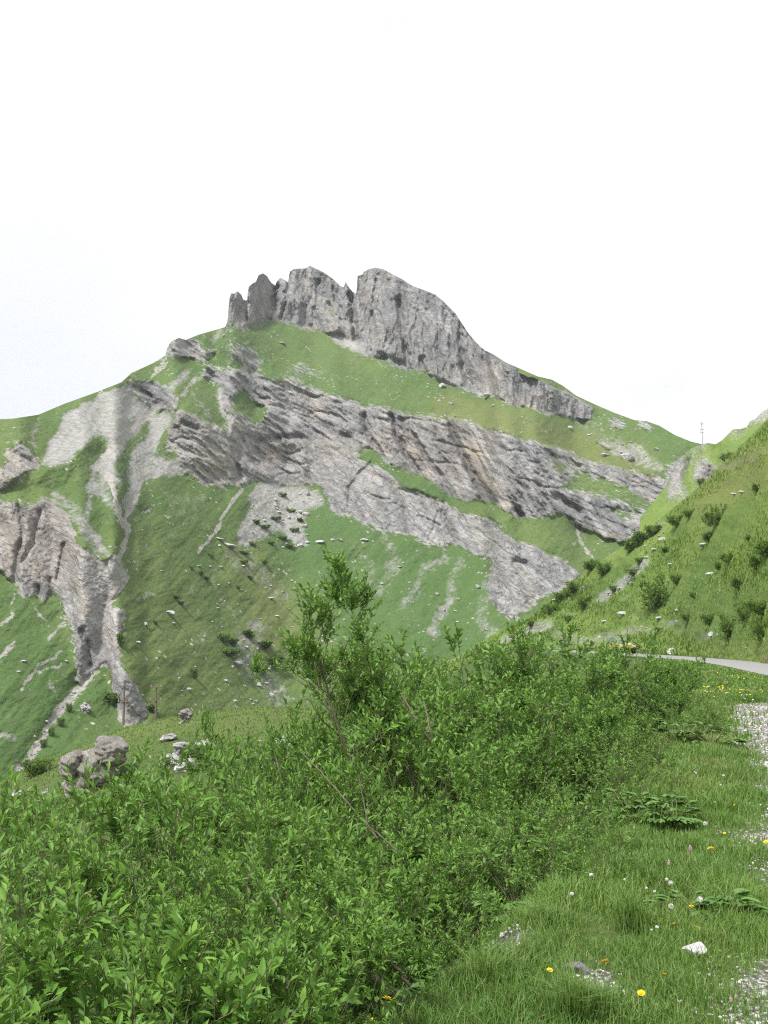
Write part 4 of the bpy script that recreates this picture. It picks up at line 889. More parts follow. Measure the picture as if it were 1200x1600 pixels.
scatter([(320, 870), (450, 870), (460, 985), (330, 985)], 24, 2.5, 5.5, 'small white stone sprinkled over the slope left of the leaning willow', 'small stones of the slope')
scatter([(560, 860), (770, 880), (770, 990), (600, 990)], 20, 2.5, 6, 'small white stone sprinkled over the green slope under the lowest cliff', 'small stones under the lowest cliff')
scatter([(905, 660), (990, 685), (1040, 730), (960, 715)], 16, 3, 8, 'white block of the rubble below the pass', 'blocks below the pass')
# hillside stones
for u, v, w_, k_, lab in [(866 + 235, 853, 22, 's', 'pale flat stone jutting from the middle of the hillside'), (1050, 882, 13, 's', 'flat stone left of the middle of the hillside'), (1112, 898, 20, 's', 'long thin pale slab on the hillside'), (1160, 770, 16, 's', 'flat pale stone high on the hillside'),
 (1148, 773, 14, 's', 'thin pale stone left of the high flat stone'), (1118, 768, 7, 's', 'small pale stone high up near the hillside rim'), (1052, 1020, 21, 'b', 'white rounded boulder at the road edge'), (1003, 1015, 7, 'b', 'small white stone between the yellow car and the road'),
 (1030, 968, 15, 'b', 'left rough boulder above the white roadside boulder'), (1058, 955, 10, 'b', 'right rough boulder above the white roadside boulder'), (912, 922, 16, 'b', 'pale boulder on the left rim of the hillside'), (868, 938, 12, 's', 'flat pale stone on the left rim lower down'),
 (1022, 860, 16, 's', 'pale flat stone below the rim shrubs'), (1035, 845, 14, 'b', 'pale boulder amid the rim shrubs'), (1010, 872, 12, 's', 'thin pale stone lower than the rim shrubs'), (1113, 992, 14, 'b', 'pale rock in the bank above the road'), (1098, 971, 5, 'b', 'tiny white stone above the bank rock'),
 (1167, 1013, 9, 's', 'small pale stone just above the road at the right'), (1122, 992, 6, 'b', 'little white stone right of the bank rock'), (1112, 1012, 6, 'b', 'little pale stone over the road edge'), (938, 885, 5, 's', 'tiny pale stone on the hillside rim'), (945, 972, 14, 's', 'flat stone at the foot of the rocky streak'),
 (975, 960, 22, 's', 'long flat slab below the rocky streak'), (1198, 1036, 8, 'b', 'dark brown roadside stone cut off by the right edge')]:
    p = nh.point(u, v); o = stone(random.choice(BOULD if k_ == 'b' else SLAB), p, w_ * p.y / F, lab, 'stones on the hillside', name='hillside_stone', rz=random.uniform(-.5, .5), zf=1 if k_ == 'b' else 1.4)
    if 'dark brown' in lab: o.data = o.data.copy(); o.data.materials[0] = M['wood']; o.scale[2] *= 2.6
scatter([(900, 960), (975, 905), (1015, 880), (1000, 900), (940, 950)], 30, 4, 12, 'pale block of the rocky streak running down the hillside', 'blocks of the rocky streak', nh, SLAB)
scatter([(790, 1000), (850, 970), (870, 985), (960, 985), (1060, 970), (1000, 1005), (880, 1005)], 34, 3, 9, 'pale stone of the rubble at the foot of the hillside', 'rubble stones at the hillside foot', nh)
scatter([(1130, 740), (1200, 690), (1200, 720), (1150, 750)], 8, 3, 8, 'pale stone in the grass near the top of the hillside', 'stones near the hillside top', nh)
scatter([(640 + 350, 850), (1040, 812), (1045, 830), (1000, 870)], 8, 4, 10, 'pale stone among the rim shrubs of the hillside', 'stones among the rim shrubs', nh, SLAB)

# layered rock outcrop on the knoll
def march(u, v, d0=22, d1=118):
    tx, te = ray(u, v); D = np.linspace(d0, d1, 1500); hit = np.nonzero(CAM_Z + te * D < ground_z(tx * D, D))[0]
    D = D[hit[0]] if len(hit) else 92.0; return float(tx * D), float(D), float(ground_z(tx * D, D))
def outcrop(name, lobes, p, label, seed=3, tilt=.30, mat=None, layer=.34):
    Vs, fs, off = [], [], 0; rng = np.random.default_rng(seed)
    for (cx, cy, cz, rx_, ry_, rz_) in lobes:
        bm = bmesh.new(); bmesh.ops.create_icosphere(bm, subdivisions=5, radius=1)
        V = np.array([v.co[:] for v in bm.verts]); F_ = np.array([[v.index for v in f.verts] for f in bm.faces]); bm.free()
        for i in range(18):
            n = norm(rng.normal(0, 1, 3)); h = V @ n - rng.uniform(.66, .90); V = V - np.maximum(h, 0)[:, None] * n[None]
        V = V * np.array([rx_, ry_, rz_]); P_ = V + np.array([cx, cy, cz])
        q = (P_[:, 2] + P_[:, 0] * tilt + .30 * fbm(P_[:, 0] * .9, P_[:, 2] * .9 + P_[:, 1], 3)) / layer
        saw = (q % 1.0); ledge = np.where(saw < .75, saw / .75, (1 - saw) / .25) * (.4 + .8 * ((np.floor(q) * 7.3) % 1))
        n = norm(V / np.array([rx_, ry_, rz_]) ** 2); n[:, 2] *= .15
        P_ = P_ + n * (ledge * .13 + .20 * fbm(P_[:, 0] * 1.6 + P_[:, 1], P_[:, 2] * 2.2, 4) + .05 * fbm(P_[:, 0] * 6, P_[:, 2] * 7, 2))[:, None]
        Vs.append(P_); fs.append(F_ + off); off += len(P_)
    o = link(name, mesh_np(name, np.concatenate(Vs), np.concatenate(fs), mat or M['outcrop'])); o.location = p
    tag(o, label, 'rock'); return o
D_ = march(145, 1232)[1]; k = D_ / F; base_p = at(145, 1232, D_)
def px(u, v): return ((u - 145) * k, (1232 - v) * k)
lob = []
for (u, v, wu_, hv, dy) in [(166, 1177, 27, 26, .5), (146, 1204, 42, 44, .6), (117, 1199, 21, 27, .2), (140, 1235, 50, 32, .8)]:
    x, z = px(u, v); lob.append((x, dy, z, wu_ * k, 1.0 + wu_ * k * .6, hv * k))
outcrop('rock_outcrop', lob, base_p, 'layered grey-brown rock outcrop with overhanging ledges on the grassy knoll', 3, .20, None, .27)
def heap(u, v, D, w_, h_, label, seed, mat='limestone', n=3):
    rng = np.random.default_rng(seed); kk = march(u, v + h_ * .4)[1] / F; L_ = []
    for i in range(n):
        L_.append((rng.uniform(-.35, .35) * w_ * kk, rng.uniform(-.5, .5), (.25 + .25 * rng.random()) * h_ * kk, w_ * kk * rng.uniform(.2, .34), w_ * kk * .3, h_ * kk * rng.uniform(.35, .55)))
    return outcrop('pale_rock', L_, march(u, v + h_ * .4), label, seed, .4, M[mat], .25)
heap(288, 1118, 84, 22, 30, 'dark pointed rock on the knoll skyline behind the white rocks', 5, 'outcrop'); heap(292, 1124, 80, 12, 9, 'small white rock at the foot of the dark pointed rock', 6)
heap(262, 1152, 62, 26, 12, 'left white rock of the row on the knoll', 7); heap(285, 1172, 56, 34, 30, 'tall white rock in the middle of the knoll row', 8); heap(312, 1170, 56, 34, 26, 'right white rock of the row on the knoll', 9)
heap(268, 1190, 50, 26, 18, 'grey rock below the white row on the knoll', 10); heap(250, 1222, 44, 18, 16, 'small pale rock in the bushes below the knoll', 11); heap(300, 1195, 48, 40, 26, 'grey weathered rock behind bare twigs', 12)
heap(445, 1165, 46, 52, 42, 'white rocks seen through the willows left of the trunk', 13, n=4); heap(490, 1175, 44, 26, 34, 'pale rock beside the leaning willow foot', 14); heap(425, 1192, 42, 30, 24, 'pale rock lower among the willows', 15)
heap(238, 1250, 40, 22, 12, 'pale rock hidden low in the bushes', 16); heap(28, 1240, 46, 22, 14, 'small grey rock at the far left among the bushes', 17); heap(135, 1082, 150, 30, 28, 'white rock rib above the green hollow at the left', 18, n=4)
# remove nothing: the rib stands on the slope in the hollow
_o = bpy.data.objects['pale_rock.013'] if 'pale_rock.013' in bpy.data.objects else None
if _o: _o.location = mt.point(135, 1115); _o.scale = (mt.depth(135, 1115) / 150,) * 3

# ------------------------------------------------------------------ poles and mast
def cyl_mesh(name, p0, p1, r0, r1, mat, sides=8):
    v, f_ = tubes(np.array([[p0, p1]], float), np.array([[r0, r1]]), sides); return mesh_np(name, v, f_, mat)
def box_mesh(name, sx, sy, sz, mat, c=(0, 0, 0)):
    bm = bmesh.new(); bmesh.ops.create_cube(bm, size=1)
    for v in bm.verts: v.co = (v.co.x * sx + c[0], v.co.y * sy + c[1], v.co.z * sz + c[2])
    bmesh.ops.bevel(bm, geom=bm.edges[:], offset=min(sx, sy, sz) * .12, segments=1, affect='EDGES')
    me = bpy.data.meshes.new(name); bm.to_mesh(me); bm.free(); me.materials.append(mat); return me
def pole(u, vtop, vbot, D, arms, label, r=.2, mat='wood', aw=2.0):
    p = at(u, vbot, D); h = (vbot - vtop) / F * D
    root = bpy.data.objects.new('power_pole' if mat == 'wood' else 'mast', None); COL.objects.link(root); root.location = p
    tag(root, label, 'power pole' if mat == 'wood' else 'mast', 'wooden power poles' if mat == 'wood' else None)
    link('pole', cyl_mesh('pole', (0, 0, -1.5), (0, 0, h), r, r * .7, M[mat]), root)
    for a in arms:
        link('crossarm', box_mesh('crossarm', aw, r * .9, r * .9, M[mat], (0, -r * 1.2, h - a)), root)
        for sx_ in (-.42, .42):
            link('insulator', cyl_mesh('insulator', (sx_ * aw, -r * 1.2, h - a + r * .4), (sx_ * aw, -r * 1.2, h - a + r * 2.2), r * .35, r * .25, M['steel']), root)
D1 = mt.depth(193, 1118) * .97; D2 = mt.depth(243, 1118) * .97
pole(193, 1064, 1122, D1, (1.3, 4.6), 'left wooden power pole standing before the grey gully cliff', .26, aw=2.6); pole(243, 1073, 1122, D2, (.3, 3.2), 'right wooden power pole standing on the green slope', .26, aw=2.6)
pole(1098, 657, 700, kn.depth(1098, 697), (.7, 2.3, 3.1), 'thin pale mast with three short arms on the rocky brow', .13, 'steel', 1.1)

# ------------------------------------------------------------------ yellow car behind the roadside bushes
cr = bpy.data.objects.new('parked_car', None); COL.objects.link(cr)
Dc = 92.0; pc = at(969, 1021, Dc); cr.location = pc; cr.rotation_euler = (0, 0, math.radians(8)); cr.scale = (1.02,) * 3
tag(cr, 'small pale yellow car half hidden behind the roadside willows', 'car')
def hull(name, prof, w0, w1, mat, y0=-1.9):
    """side profile (y,z) extruded across x, narrowing from w0 at the bottom to w1 at the top"""
    zs = [p[1] for p in prof]; a, b_ = min(zs), max(zs); bm = bmesh.new(); L_, R_ = [], []
    for y, z in prof:
        w_ = w0 + (w1 - w0) * (z - a) / (b_ - a); L_.append(bm.verts.new((-w_ / 2, y + y0, z))); R_.append(bm.verts.new((w_ / 2, y + y0, z)))
    n = len(prof); bm.faces.new(L_); bm.faces.new(R_[::-1])
    for i in range(n): bm.faces.new((L_[i], R_[i], R_[(i + 1) % n], L_[(i + 1) % n]))
    bmesh.ops.recalc_face_normals(bm, faces=bm.faces); bmesh.ops.bevel(bm, geom=bm.edges[:], offset=.05, segments=2, affect='EDGES')
    me = bpy.data.meshes.new(name); bm.to_mesh(me); bm.free(); me.materials.append(mat); return me
link('body', hull('body', [(0, .3), (0, .78), (.12, .86), (1.0, .95), (3.5, .98), (3.8, .85), (3.8, .3)], 1.62, 1.56, M['car']), cr)
link('cabin_glass', hull('cabin_glass', [(.95, .94), (1.6, 1.40), (3.1, 1.40), (3.6, .96)], 1.5, 1.18, M['glass']), cr)
link('roof', hull('roof', [(1.55, 1.405), (1.7, 1.46), (3.0, 1.46), (3.15, 1.405)], 1.22, 1.14, M['car']), cr)
link('bumper', box_mesh('bumper', 1.5, .16, .18, M['rubber'], (0, -1.93, .42)), cr)
for sx_ in (-.58, .58):
    link('headlight', box_mesh('headlight', .28, .06, .16, M['lamp'], (sx_, -1.93, .68)), cr)
    for y_ in (-1.2, 1.2):
        link('wheel', cyl_mesh('wheel', (sx_ * 1.28 - .1, y_, .3), (sx_ * 1.28 + .1, y_, .3), .3, .3, M['rubber'], 16), cr)

# ------------------------------------------------------------------ verge: grass, gravel, flowers
rng = np.random.default_rng(77)
def blades(name, x, y, L, wd, lean, tint, young, mat=None):
    n = len(x); z = ground_z(x, y) - .01; az = rng.uniform(0, 2 * math.pi, n)
    d = np.stack([np.cos(az), np.sin(az), 0 * az], -1); s_ = np.stack([-np.sin(az), np.cos(az), 0 * az], -1)
    s_ = norm(s_ + d * rng.normal(0, .6, (n, 1))); P = np.stack([x, y, z], -1); L = L[:, None]; le = lean[:, None]; w_ = wd[:, None] / 2
    m = P + np.array([0, 0, 1.]) * L * .55 + d * L * le * .25; t = P + np.array([0, 0, 1.]) * L * (1 - .35 * le) + d * L * le * .9
    V = np.stack([P - s_ * w_, P + s_ * w_, m + s_ * w_ * .8, m - s_ * w_ * .8, t], 1).reshape(-1, 3); o = (np.arange(n) * 5)[:, None]
    me = mesh_np(name, V, [np.array([[3, 2, 4]]) + o, np.array([[0, 1, 2, 3]]) + o], mat or M['blade'], {'tint': np.repeat(tint, 5), 'young': np.repeat(young, 5)}, False)
    return me
XS, YS, LS, WS = [], [], [], []
for (y0, y1, dens, l0, l1, wd) in [(2.6, 6, 5200, .035, .12, .0045), (6, 9.5, 2600, .04, .15, .006), (9.5, 16, 1000, .05, .18, .010), (16, 28, 330, .07, .24, .02), (28, 48, 90, .07, .18, .05), (48, 75, 30, .08, .2, .10)]:
    xa = np.interp((y0 + y1) / 2, *XB); w_x = (y1 * .42 + .8) + 2.5
    n = int(dens * (y1 - y0) * w_x); y = rng.uniform(y0, y1, n); x = rng.uniform(-.9, 1, n); xb = np.interp(y, *XB) - 1.3; xm = y * .42 + .5
    x = xb + (xm - xb) * rng.uniform(0, 1, n)
    g_ = np.interp(y, *XG); patch = fbm(x / .5, y / .6, 3)
    gr = smooth(x - g_ + .24 * fbm(x / .7, y / .9, 3), -.25, .5)
    for (px_, py_, pr, pa) in [(0.62, 5.6, .25, .8), (1.55, 4.35, .3, .6), (0.45, 3.75, .3, .55), (1.0, 4.9, .16, .7)]:
        gr = np.maximum(gr, pa * (1 - smooth(np.hypot(x - px_, (y - py_) * .7), pr * .5, pr)))
    gr = gr * (y < 28)
    onroad = (y > 27) & (x > g_ - .35)
    keep = (rng.uniform(0, 1, n) > gr * np.where(y < 7, .78, .93)) & ~onroad & (rng.uniform(0, 1, n) < .75 + .4 * patch)
    x, y, patch, gr = x[keep], y[keep], patch[keep], gr[keep]
    XS.append(x); YS.append(y); LS.append(rng.uniform(l0, l1, len(x)) * np.clip(1 + .55 * patch, .35, 1.8) * (1 - .5 * gr)); WS.append(np.full(len(x), wd) * rng.uniform(.7, 1.4, len(x)))
x = np.concatenate(XS); y = np.concatenate(YS); L_ = np.concatenate(LS); w_ = np.concatenate(WS)
tn = np.clip(.5 + .4 * fbm(x / .8, y / 1.1, 3) + rng.normal(0, .22, len(x)), 0, 1); yg = (rng.uniform(0, 1, len(x)) < .14) * rng.uniform(.4, 1, len(x)) + np.clip(fbm(x / 1.5 + 9, y / 2.5, 2) - .35, 0, .5)
tag(link('verge_grass', blades('verge_grass', x, y, L_, w_, rng.uniform(.1, .9, len(x)), tn, yg)), 'short green meadow grass growing on the roadside verge and bank', 'grass', kind='stuff')
print('blades', len(x))
# coarse grass on the bank below the willows, the knoll and the hillside
n = 60000; x = rng.uniform(-48, 6, n); y = rng.uniform(5, 96, n); keep = (np.interp(y, *XB) - x > .6) & (np.abs(x) < y * .5 + 4)
x, y = x[keep], y[keep]; sc_l = .10 + y / 96 * .16
tag(link('bank_grass', blades('bank_grass', x, y, sc_l * rng.uniform(.4, 1.2, len(x)), sc_l * .35, rng.uniform(.2, .9, len(x)), rng.uniform(0, 1, len(x)), rng.uniform(0, .35, len(x)))), 'coarse grass on the bank under the willows and on the knoll', 'grass', kind='stuff')
n = 70000; i = rng.integers(0, nh.U.shape[0], n); j = rng.integers(int(nh.U.shape[1] * .15), nh.U.shape[1] - 4, n)
hx = ray(nh.U, nh.V)[0] * nh.R; hz = CAM_Z + ray(nh.U, nh.V)[1] * nh.R
scm = nh.ch['scree'][i, j] < .35; i, j = i[scm], j[scm]
gz_save = ground_z
HP = np.stack([hx[i, j] + rng.uniform(-.2, .2, len(i)), nh.R[i, j], hz[i, j]], -1)
def ground_z(x, y): return HP[:, 2]
hl = HP[:, 1] / 100 * rng.uniform(.15, .55, len(i)) * np.clip(1 + .8 * fbm(HP[:, 0] / 6, HP[:, 2] / 5, 3), .3, 2)
tag(link('hillside_grass', blades('hillside_grass', HP[:, 0], HP[:, 1], hl, hl * .30, rng.uniform(.3, 1, len(i)), np.clip(.5 + .5 * fbm(HP[:, 0] / 9, HP[:, 2] / 6, 3) + rng.normal(0, .2, len(i)), 0, 1), rng.uniform(0, .3, len(i)), M['blade_hill'])), 'rough grass and low herbs covering the near hillside', 'grass', kind='stuff')
ground_z = gz_save

# loose gravel: thousands of small stones in one object
bm = bmesh.new(); bmesh.ops.create_icosphere(bm, subdivisions=1, radius=1); IV = np.array([v.co[:] for v in bm.verts]); IF = np.array([[v.index for v in f.verts] for f in bm.faces]); bm.free()
def pebbles(name, x, y, r, label, zoff=0.0):
    n = len(x); V = IV[None] * (1 + rng.uniform(-.35, .25, (n, len(IV), 1))) * r[:, None, None] * np.array([1, .85, .55])
    a = rng.uniform(0, 6.28, n); c, s_ = np.cos(a)[:, None], np.sin(a)[:, None]
    X = V[..., 0] * c - V[..., 1] * s_ + x[:, None]; Y = V[..., 0] * s_ + V[..., 1] * c + y[:, None]; Z = V[..., 2] + (ground_z(x, y) + r * .15 + zoff)[:, None]
    f_ = (IF[None] + (np.arange(n) * len(IV))[:, None, None]).reshape(-1, 3)
    return tag(link(name, mesh_np(name, np.stack([X, Y, Z], -1).reshape(-1, 3), f_, M['gravel'], {'tint': np.repeat(rng.uniform(0, 1, n), len(IV))}, False)), label, 'gravel', kind='stuff')
b = NB('gravel_stone'); t_ = b.attr('tint'); b.bsdf(b.ramp(t_, [(0, (.22, .21, .20)), (.5, (.40, .385, .37)), (.85, (.52, .50, .48)), (1, (.60, .50, .42))]), .9, b.bump(b.noise(60, 4), .4, .004), .2); M['gravel'] = b.m
X_, Y_, R_ = [], [], []
for (y0, y1, n, r0, r1) in [(2.8, 7, 9000, .003, .016), (7, 13, 9000, .006, .024), (13, 28, 9000, .012, .045)]:
    y = rng.uniform(y0, y1, n); x = np.interp(y, *XG) - .9 + rng.uniform(0, 1, n) ** .8 * (y * .2 + 1.2)
    gr = smooth(x - np.interp(y, *XG) + .24 * fbm(x / .7, y / .9, 3), -.35, .5) * (1 - smooth(y, 24, 29))
    k_ = rng.uniform(0, 1, n) < gr + .04; X_.append(x[k_]); Y_.append(y[k_]); R_.append((r0 + (r1 - r0) * rng.uniform(0, 1, n) ** 3)[k_])
for (px_, py_, pr, nn) in [(0.62, 5.6, .22, 160), (0.45, 3.75, .3, 140), (1.0, 4.9, .14, 50), (1.55, 4.35, .3, 260)]:
    X_.append(px_ + rng.normal(0, pr * .6, nn)); Y_.append(py_ + rng.normal(0, pr * .7, nn)); R_.append(rng.uniform(.004, .016, nn))
pebbles('loose_gravel', np.concatenate(X_), np.concatenate(Y_), np.concatenate(R_), 'loose pale gravel along the edge of the road shoulder')

def gp(u, v):
    """point on the verge seen at pixel u, v"""
    D = CAM_Z / max(1e-3, -float(ray(u, v)[1]))
    for _ in range(6):
        tx, te = ray(u, v); z = float(ground_z(tx * D, D)); D = (CAM_Z - z) / -float(te)
    return Vector((float(ray(u, v)[0] * D), D, z))
ws = rock_mesh('white_stone', 91, M['white'], 3, 1, .8, .85, 9, .015, cmin=.28, cmax=.62)
p = gp(1085, 1494); o = stone(ws, p, .135, 'angular white stone lying in the grass near the gravel', cat='stone', name='white_stone', rz=2.4, sink=.0)
for u, v, w_, lab in [(1152, 1425, .07, 'pale grey stone in the grass right of the dandelion clock'), (906, 1518, .14, 'flat grey-white stone half sunk in the grass'), (1050, 1352, .05, 'small rounded stone beside the gravel edge'), (1182, 1342, .06, 'rounded stone on the gravel at the right edge'),
 (1125, 1232, .13, 'grey boulder-like stone on the upper verge'), (1178, 1208, .14, 'grey stone at the gravel edge higher up'), (1160, 1520, .05, 'small pale stone at the gravel corner'), (840, 1590, .06, 'small pale stone at the very bottom of the verge'), (870, 1585, .05, 'second small pale stone at the very bottom'),
 (1180, 1430, .035, 'tiny white stone right of the grey stone'), (1150, 1258, .09, 'flat white stone on the upper verge'), (1172, 1360, .10, 'flat pink-grey stone on the gravel')]:
    stone(random.choice(LIME), gp(u, v), w_, lab, 'stones on the verge', 'stone', 'verge_stone', zf=.7, sink=.1)

# flowers
def stalk(h, r, bend, k=6):
    t = np.linspace(0, 1, k); P = np.stack([bend * t ** 2, 0 * t, h * t], -1); return P, tubes(P[None], np.full((1, k), r), 5)
def petals_disc(n, r, wd, tilt, z, layers=1):
    V, f_ = [], []; o = 0
    for l in range(layers):
        for i in range(n):
            a = 2 * math.pi * (i + .5 * l) / n; c, s_ = math.cos(a), math.sin(a); rr = r * (1 - .25 * l); tl = tilt + .35 * l
            for (q, w_) in ((.1, .3), (.6, 1), (1, .5)):
                for sg in (-1, 1):
                    x_, y_ = q * rr, sg * wd * w_ / 2; V.append((x_ * c * math.cos(tl) - y_ * s_, x_ * s_ * math.cos(tl) + y_ * c, z + q * rr * math.sin(tl) + .001 * l))
            f_ += [(o, o + 1, o + 3, o + 2), (o + 2, o + 3, o + 5, o + 4)]; o += 6
    return np.array(V), np.array(f_)
def flower(kind_, h, seed):
    rg = random.Random(seed); bend = rg.uniform(-.04, .04) * h / .15; P, (v, f_) = stalk(h, .0016, bend); st = mesh_np('flower_stem', v, f_, M['stem']); T_ = Vector(P[-1])
    if kind_ == 'dandelion':
        v, f_ = petals_disc(18, .019, .0055, .15, 0, 3); me = mesh_np('flower_head', v, f_, M['yellow'], None, False)
    elif kind_ == 'clock':
        d = norm(np.random.default_rng(seed).normal(0, 1, (170, 3))); R = .021
        v1, f1 = tubes(np.stack([d * .003, d * R], 1), np.full((170, 2), .00035), 3); pd = perp(d, np.random.default_rng(1)); q = np.cross(d, pd); V2 = []
        for a in (0, 2.09, 4.19): V2.append(d * (R + .001) + (pd * math.cos(a) + q * math.sin(a)) * .0042)
        V2 = np.stack(V2, 1).reshape(-1, 3); F2 = np.arange(len(V2)).reshape(-1, 3) + len(v1); me = mesh_np('seed_head', np.concatenate([v1, V2]), [f1, F2], M['fluff'], None, False)
    elif kind_ == 'bistort':
        rr = np.random.default_rng(seed); n = 70; t = rr.uniform(0, 1, n); a = rr.uniform(0, 6.28, n); rad = .008 * np.sin(np.pi * (.12 + .8 * t)); c = np.stack([rad * np.cos(a), rad * np.sin(a), t * .034 - .004], -1)
        V = (IV[None] * .0026 + c[:, None]).reshape(-1, 3); F2 = (IF[None] + (np.arange(n) * len(IV))[:, None, None]).reshape(-1, 3); me = mesh_np('flower_spike', V, F2, M['pink'])
    else:
        rr = np.random.default_rng(seed); n = 60; d = norm(rr.normal(0, 1, (n, 3))); c = d * np.array([.011, .011, .009])
        V = (IV[None] * .0032 + c[:, None]).reshape(-1, 3); F2 = (IF[None] + (np.arange(n) * len(IV))[:, None, None]).reshape(-1, 3); me = mesh_np('flower_head', V, F2, M['petal'])
    return st, me, T_
FL = {k_: [flower(k_, h, 5 + i) for i, h in enumerate(hs)] for k_, hs in dict(dandelion=(.09, .14), clock=(.16, .22), bistort=(.17, .20), clover=(.12, .16)).items()}
NAMES = dict(dandelion='dandelion', clock='dandelion_clock', bistort='bistort', clover='white_clover'); CATS = dict(dandelion='flower', clock='seed head', bistort='flower', clover='flower')
HN = dict(dandelion='flower_head', clock='seed_head', bistort='flower_spike', clover='flower_head')
def plant(kind_, u, v, label, group, i=0, sc=1.0):
    """v is the pixel height of the flower head"""
    st, hd, T_ = FL[kind_][i]; h = T_.z * sc
    D = (CAM_Z - h) / -float(ray(u, v)[1]); x = float(ray(u, v)[0] * D); z = float(ground_z(x, D)); D = (CAM_Z - h - z) / -float(ray(u, v)[1]); x = float(ray(u, v)[0] * D)
    r_ = bpy.data.objects.new(NAMES[kind_], None); COL.objects.link(r_); r_.empty_display_size = .05; r_.location = (x - T_.x * sc, D, float(ground_z(x, D))); r_.scale = (sc * (.8 if kind_ in ('clover', 'clock') else 1),) * 3
    tag(r_, label, CATS[kind_], group); link('flower_stem', st, r_); o = link(HN[kind_], hd, r_); o.location = T_; o.rotation_euler = (random.uniform(.1, .5), random.uniform(-.3, .3), random.uniform(0, 6))
for a in [('dandelion', 1110, 1326, 'larger of two touching dandelions beneath the tall seed head', 1, 1.25), ('dandelion', 1116, 1329, 'smaller of two touching dandelions beneath the tall seed head', 0, .9), ('dandelion', 945, 1503, 'dandelion above the flat half-sunk stone', 0, 1.1), ('dandelion', 1081, 1417, 'dandelion just below the round seed clock', 0, 1),
          ('dandelion', 1038, 1524, 'half-closed dandelion in the grass left of the white stone', 0, .9), ('dandelion', 1002, 1551, 'dandelion low in the grass near the bottom', 0, .9), ('dandelion', 859, 1514, 'small dandelion at the left of the flat stone', 0, .8), ('dandelion', 1053, 1445, 'dandelion at the base of the leaning seed stalks', 0, .9),
          ('dandelion', 605, 1562, 'dandelion beside the bare branch under the willows', 1, 1.2), ('dandelion', 578, 1597, 'dandelion at the bottom edge under the willows', 1, 1.1), ('dandelion', 1197, 1316, 'dandelion on the gravel cut by the right edge', 0, 1.1), ('dandelion', 1132, 1302, 'small dandelion right above the touching pair', 0, .7),
          ('dandelion', 1148, 1258, 'tiny dandelion on the upper verge', 0, .9), ('dandelion', 1117, 1254, 'tiny dandelion left on the upper verge', 0, .9), ('dandelion', 901, 1538, 'tiny bud-like dandelion under the flat stone', 0, .6), ('dandelion', 1090, 1450, 'tiny dandelion above the white stone', 0, .7),
          ('clock', 1094, 1396, 'round dandelion seed clock above the white stone', 0, 1.1), ('clock', 1103, 1278, 'tall seed head on a pale leaning stalk', 1, 1.0), ('clock', 1050, 1405, 'faded seed head on a leaning stalk left of the round clock', 1, .9), ('clock', 1048, 1372, 'right seed head of the pale pair in mid verge', 0, .9), ('clock', 1042, 1368, 'left seed head of the pale pair in mid verge', 0, .7),
          ('bistort', 1079, 1329, 'pink bistort spike left of the touching dandelions', 1, 1.1), ('bistort', 1045, 1351, 'pinkish bistort head in mid verge', 0, .9), ('bistort', 1150, 1560, 'pink flower near the gravel at the bottom', 0, .6), ('bistort', 1143, 1565, 'second pink flower near the gravel at the bottom', 0, .6),
          ('clover', 925, 1357, 'white clover head at the thicket edge, upper one', 1, 1.2), ('clover', 894, 1391, 'white clover head at the thicket edge, lower one', 0, 1.1), ('clover', 977, 1367, 'small white flower in mid verge', 1, .8), ('clover', 1027, 1443, 'white flower right of the tall grass tuft', 0, .9), ('clover', 1018, 1449, 'tiny white flower right of the tall grass tuft', 0, .6),
          ('clover', 1023, 1388, 'pale flower left of the round seed clock', 0, .9), ('clover', 1010, 1382, 'pale small flower above the tall grass tuft', 0, .8), ('clover', 1131, 1206, 'white flower on the upper verge near the gravel', 1, 1.2), ('clover', 1088, 1203, 'white flower on the upper verge', 1, 1.1), ('clover', 987, 1167, 'white flower in front of the round verge bush', 1, 1.3)]:
    plant(a[0], a[1], a[2], a[3], {'dandelion': 'dandelions in the verge', 'clock': 'dandelion seed heads in the verge', 'bistort': 'pink bistort flowers in the verge', 'clover': 'white flowers in the verge'}[a[0]], a[4], a[5])
# many small yellow and white blooms near the gravel higher up
def bloom_field(name, mat, pts, label, n):
    x_, y_ = [], []
    for (u, v, s_) in pts:
        p = gp(u, v); k_ = n // len(pts); x_.append(p.x + rng.normal(0, s_, k_)); y_.append(p.y + rng.normal(0, s_ * 3.2, k_))
    x_ = np.concatenate(x_); y_ = np.concatenate(y_); r = rng.uniform(.008, .018, len(x_)) * np.clip(y_ / 14, .4, 2.4)
    V = IV[None] * r[:, None, None] * np.array([1, 1, .5]) + np.stack([x_, y_, ground_z(x_, y_) + .16 * np.clip(y_ / 14, .5, 1.5)], -1)[:, None]
    tag(link(name, mesh_np(name, V.reshape(-1, 3), (IF[None] + (np.arange(len(x_)) * len(IV))[:, None, None]).reshape(-1, 3), M[mat])), label, 'flowers', kind='stuff')
bloom_field('yellow_blooms', 'yellow', [(1115, 1092, .5), (1140, 1088, .5), (1160, 1090, .5), (1165, 1062, .8), (1180, 1070, .8), (1140, 1092, .5)], 'drift of tiny yellow flowers at the far end of the gravel', 54)
bloom_field('white_blooms', 'petal', [(1130, 1098, .7), (1100, 1095, .8), (1150, 1100, .6), (1080, 1240, .9)], 'drift of tiny white flowers beside the gravel', 36)

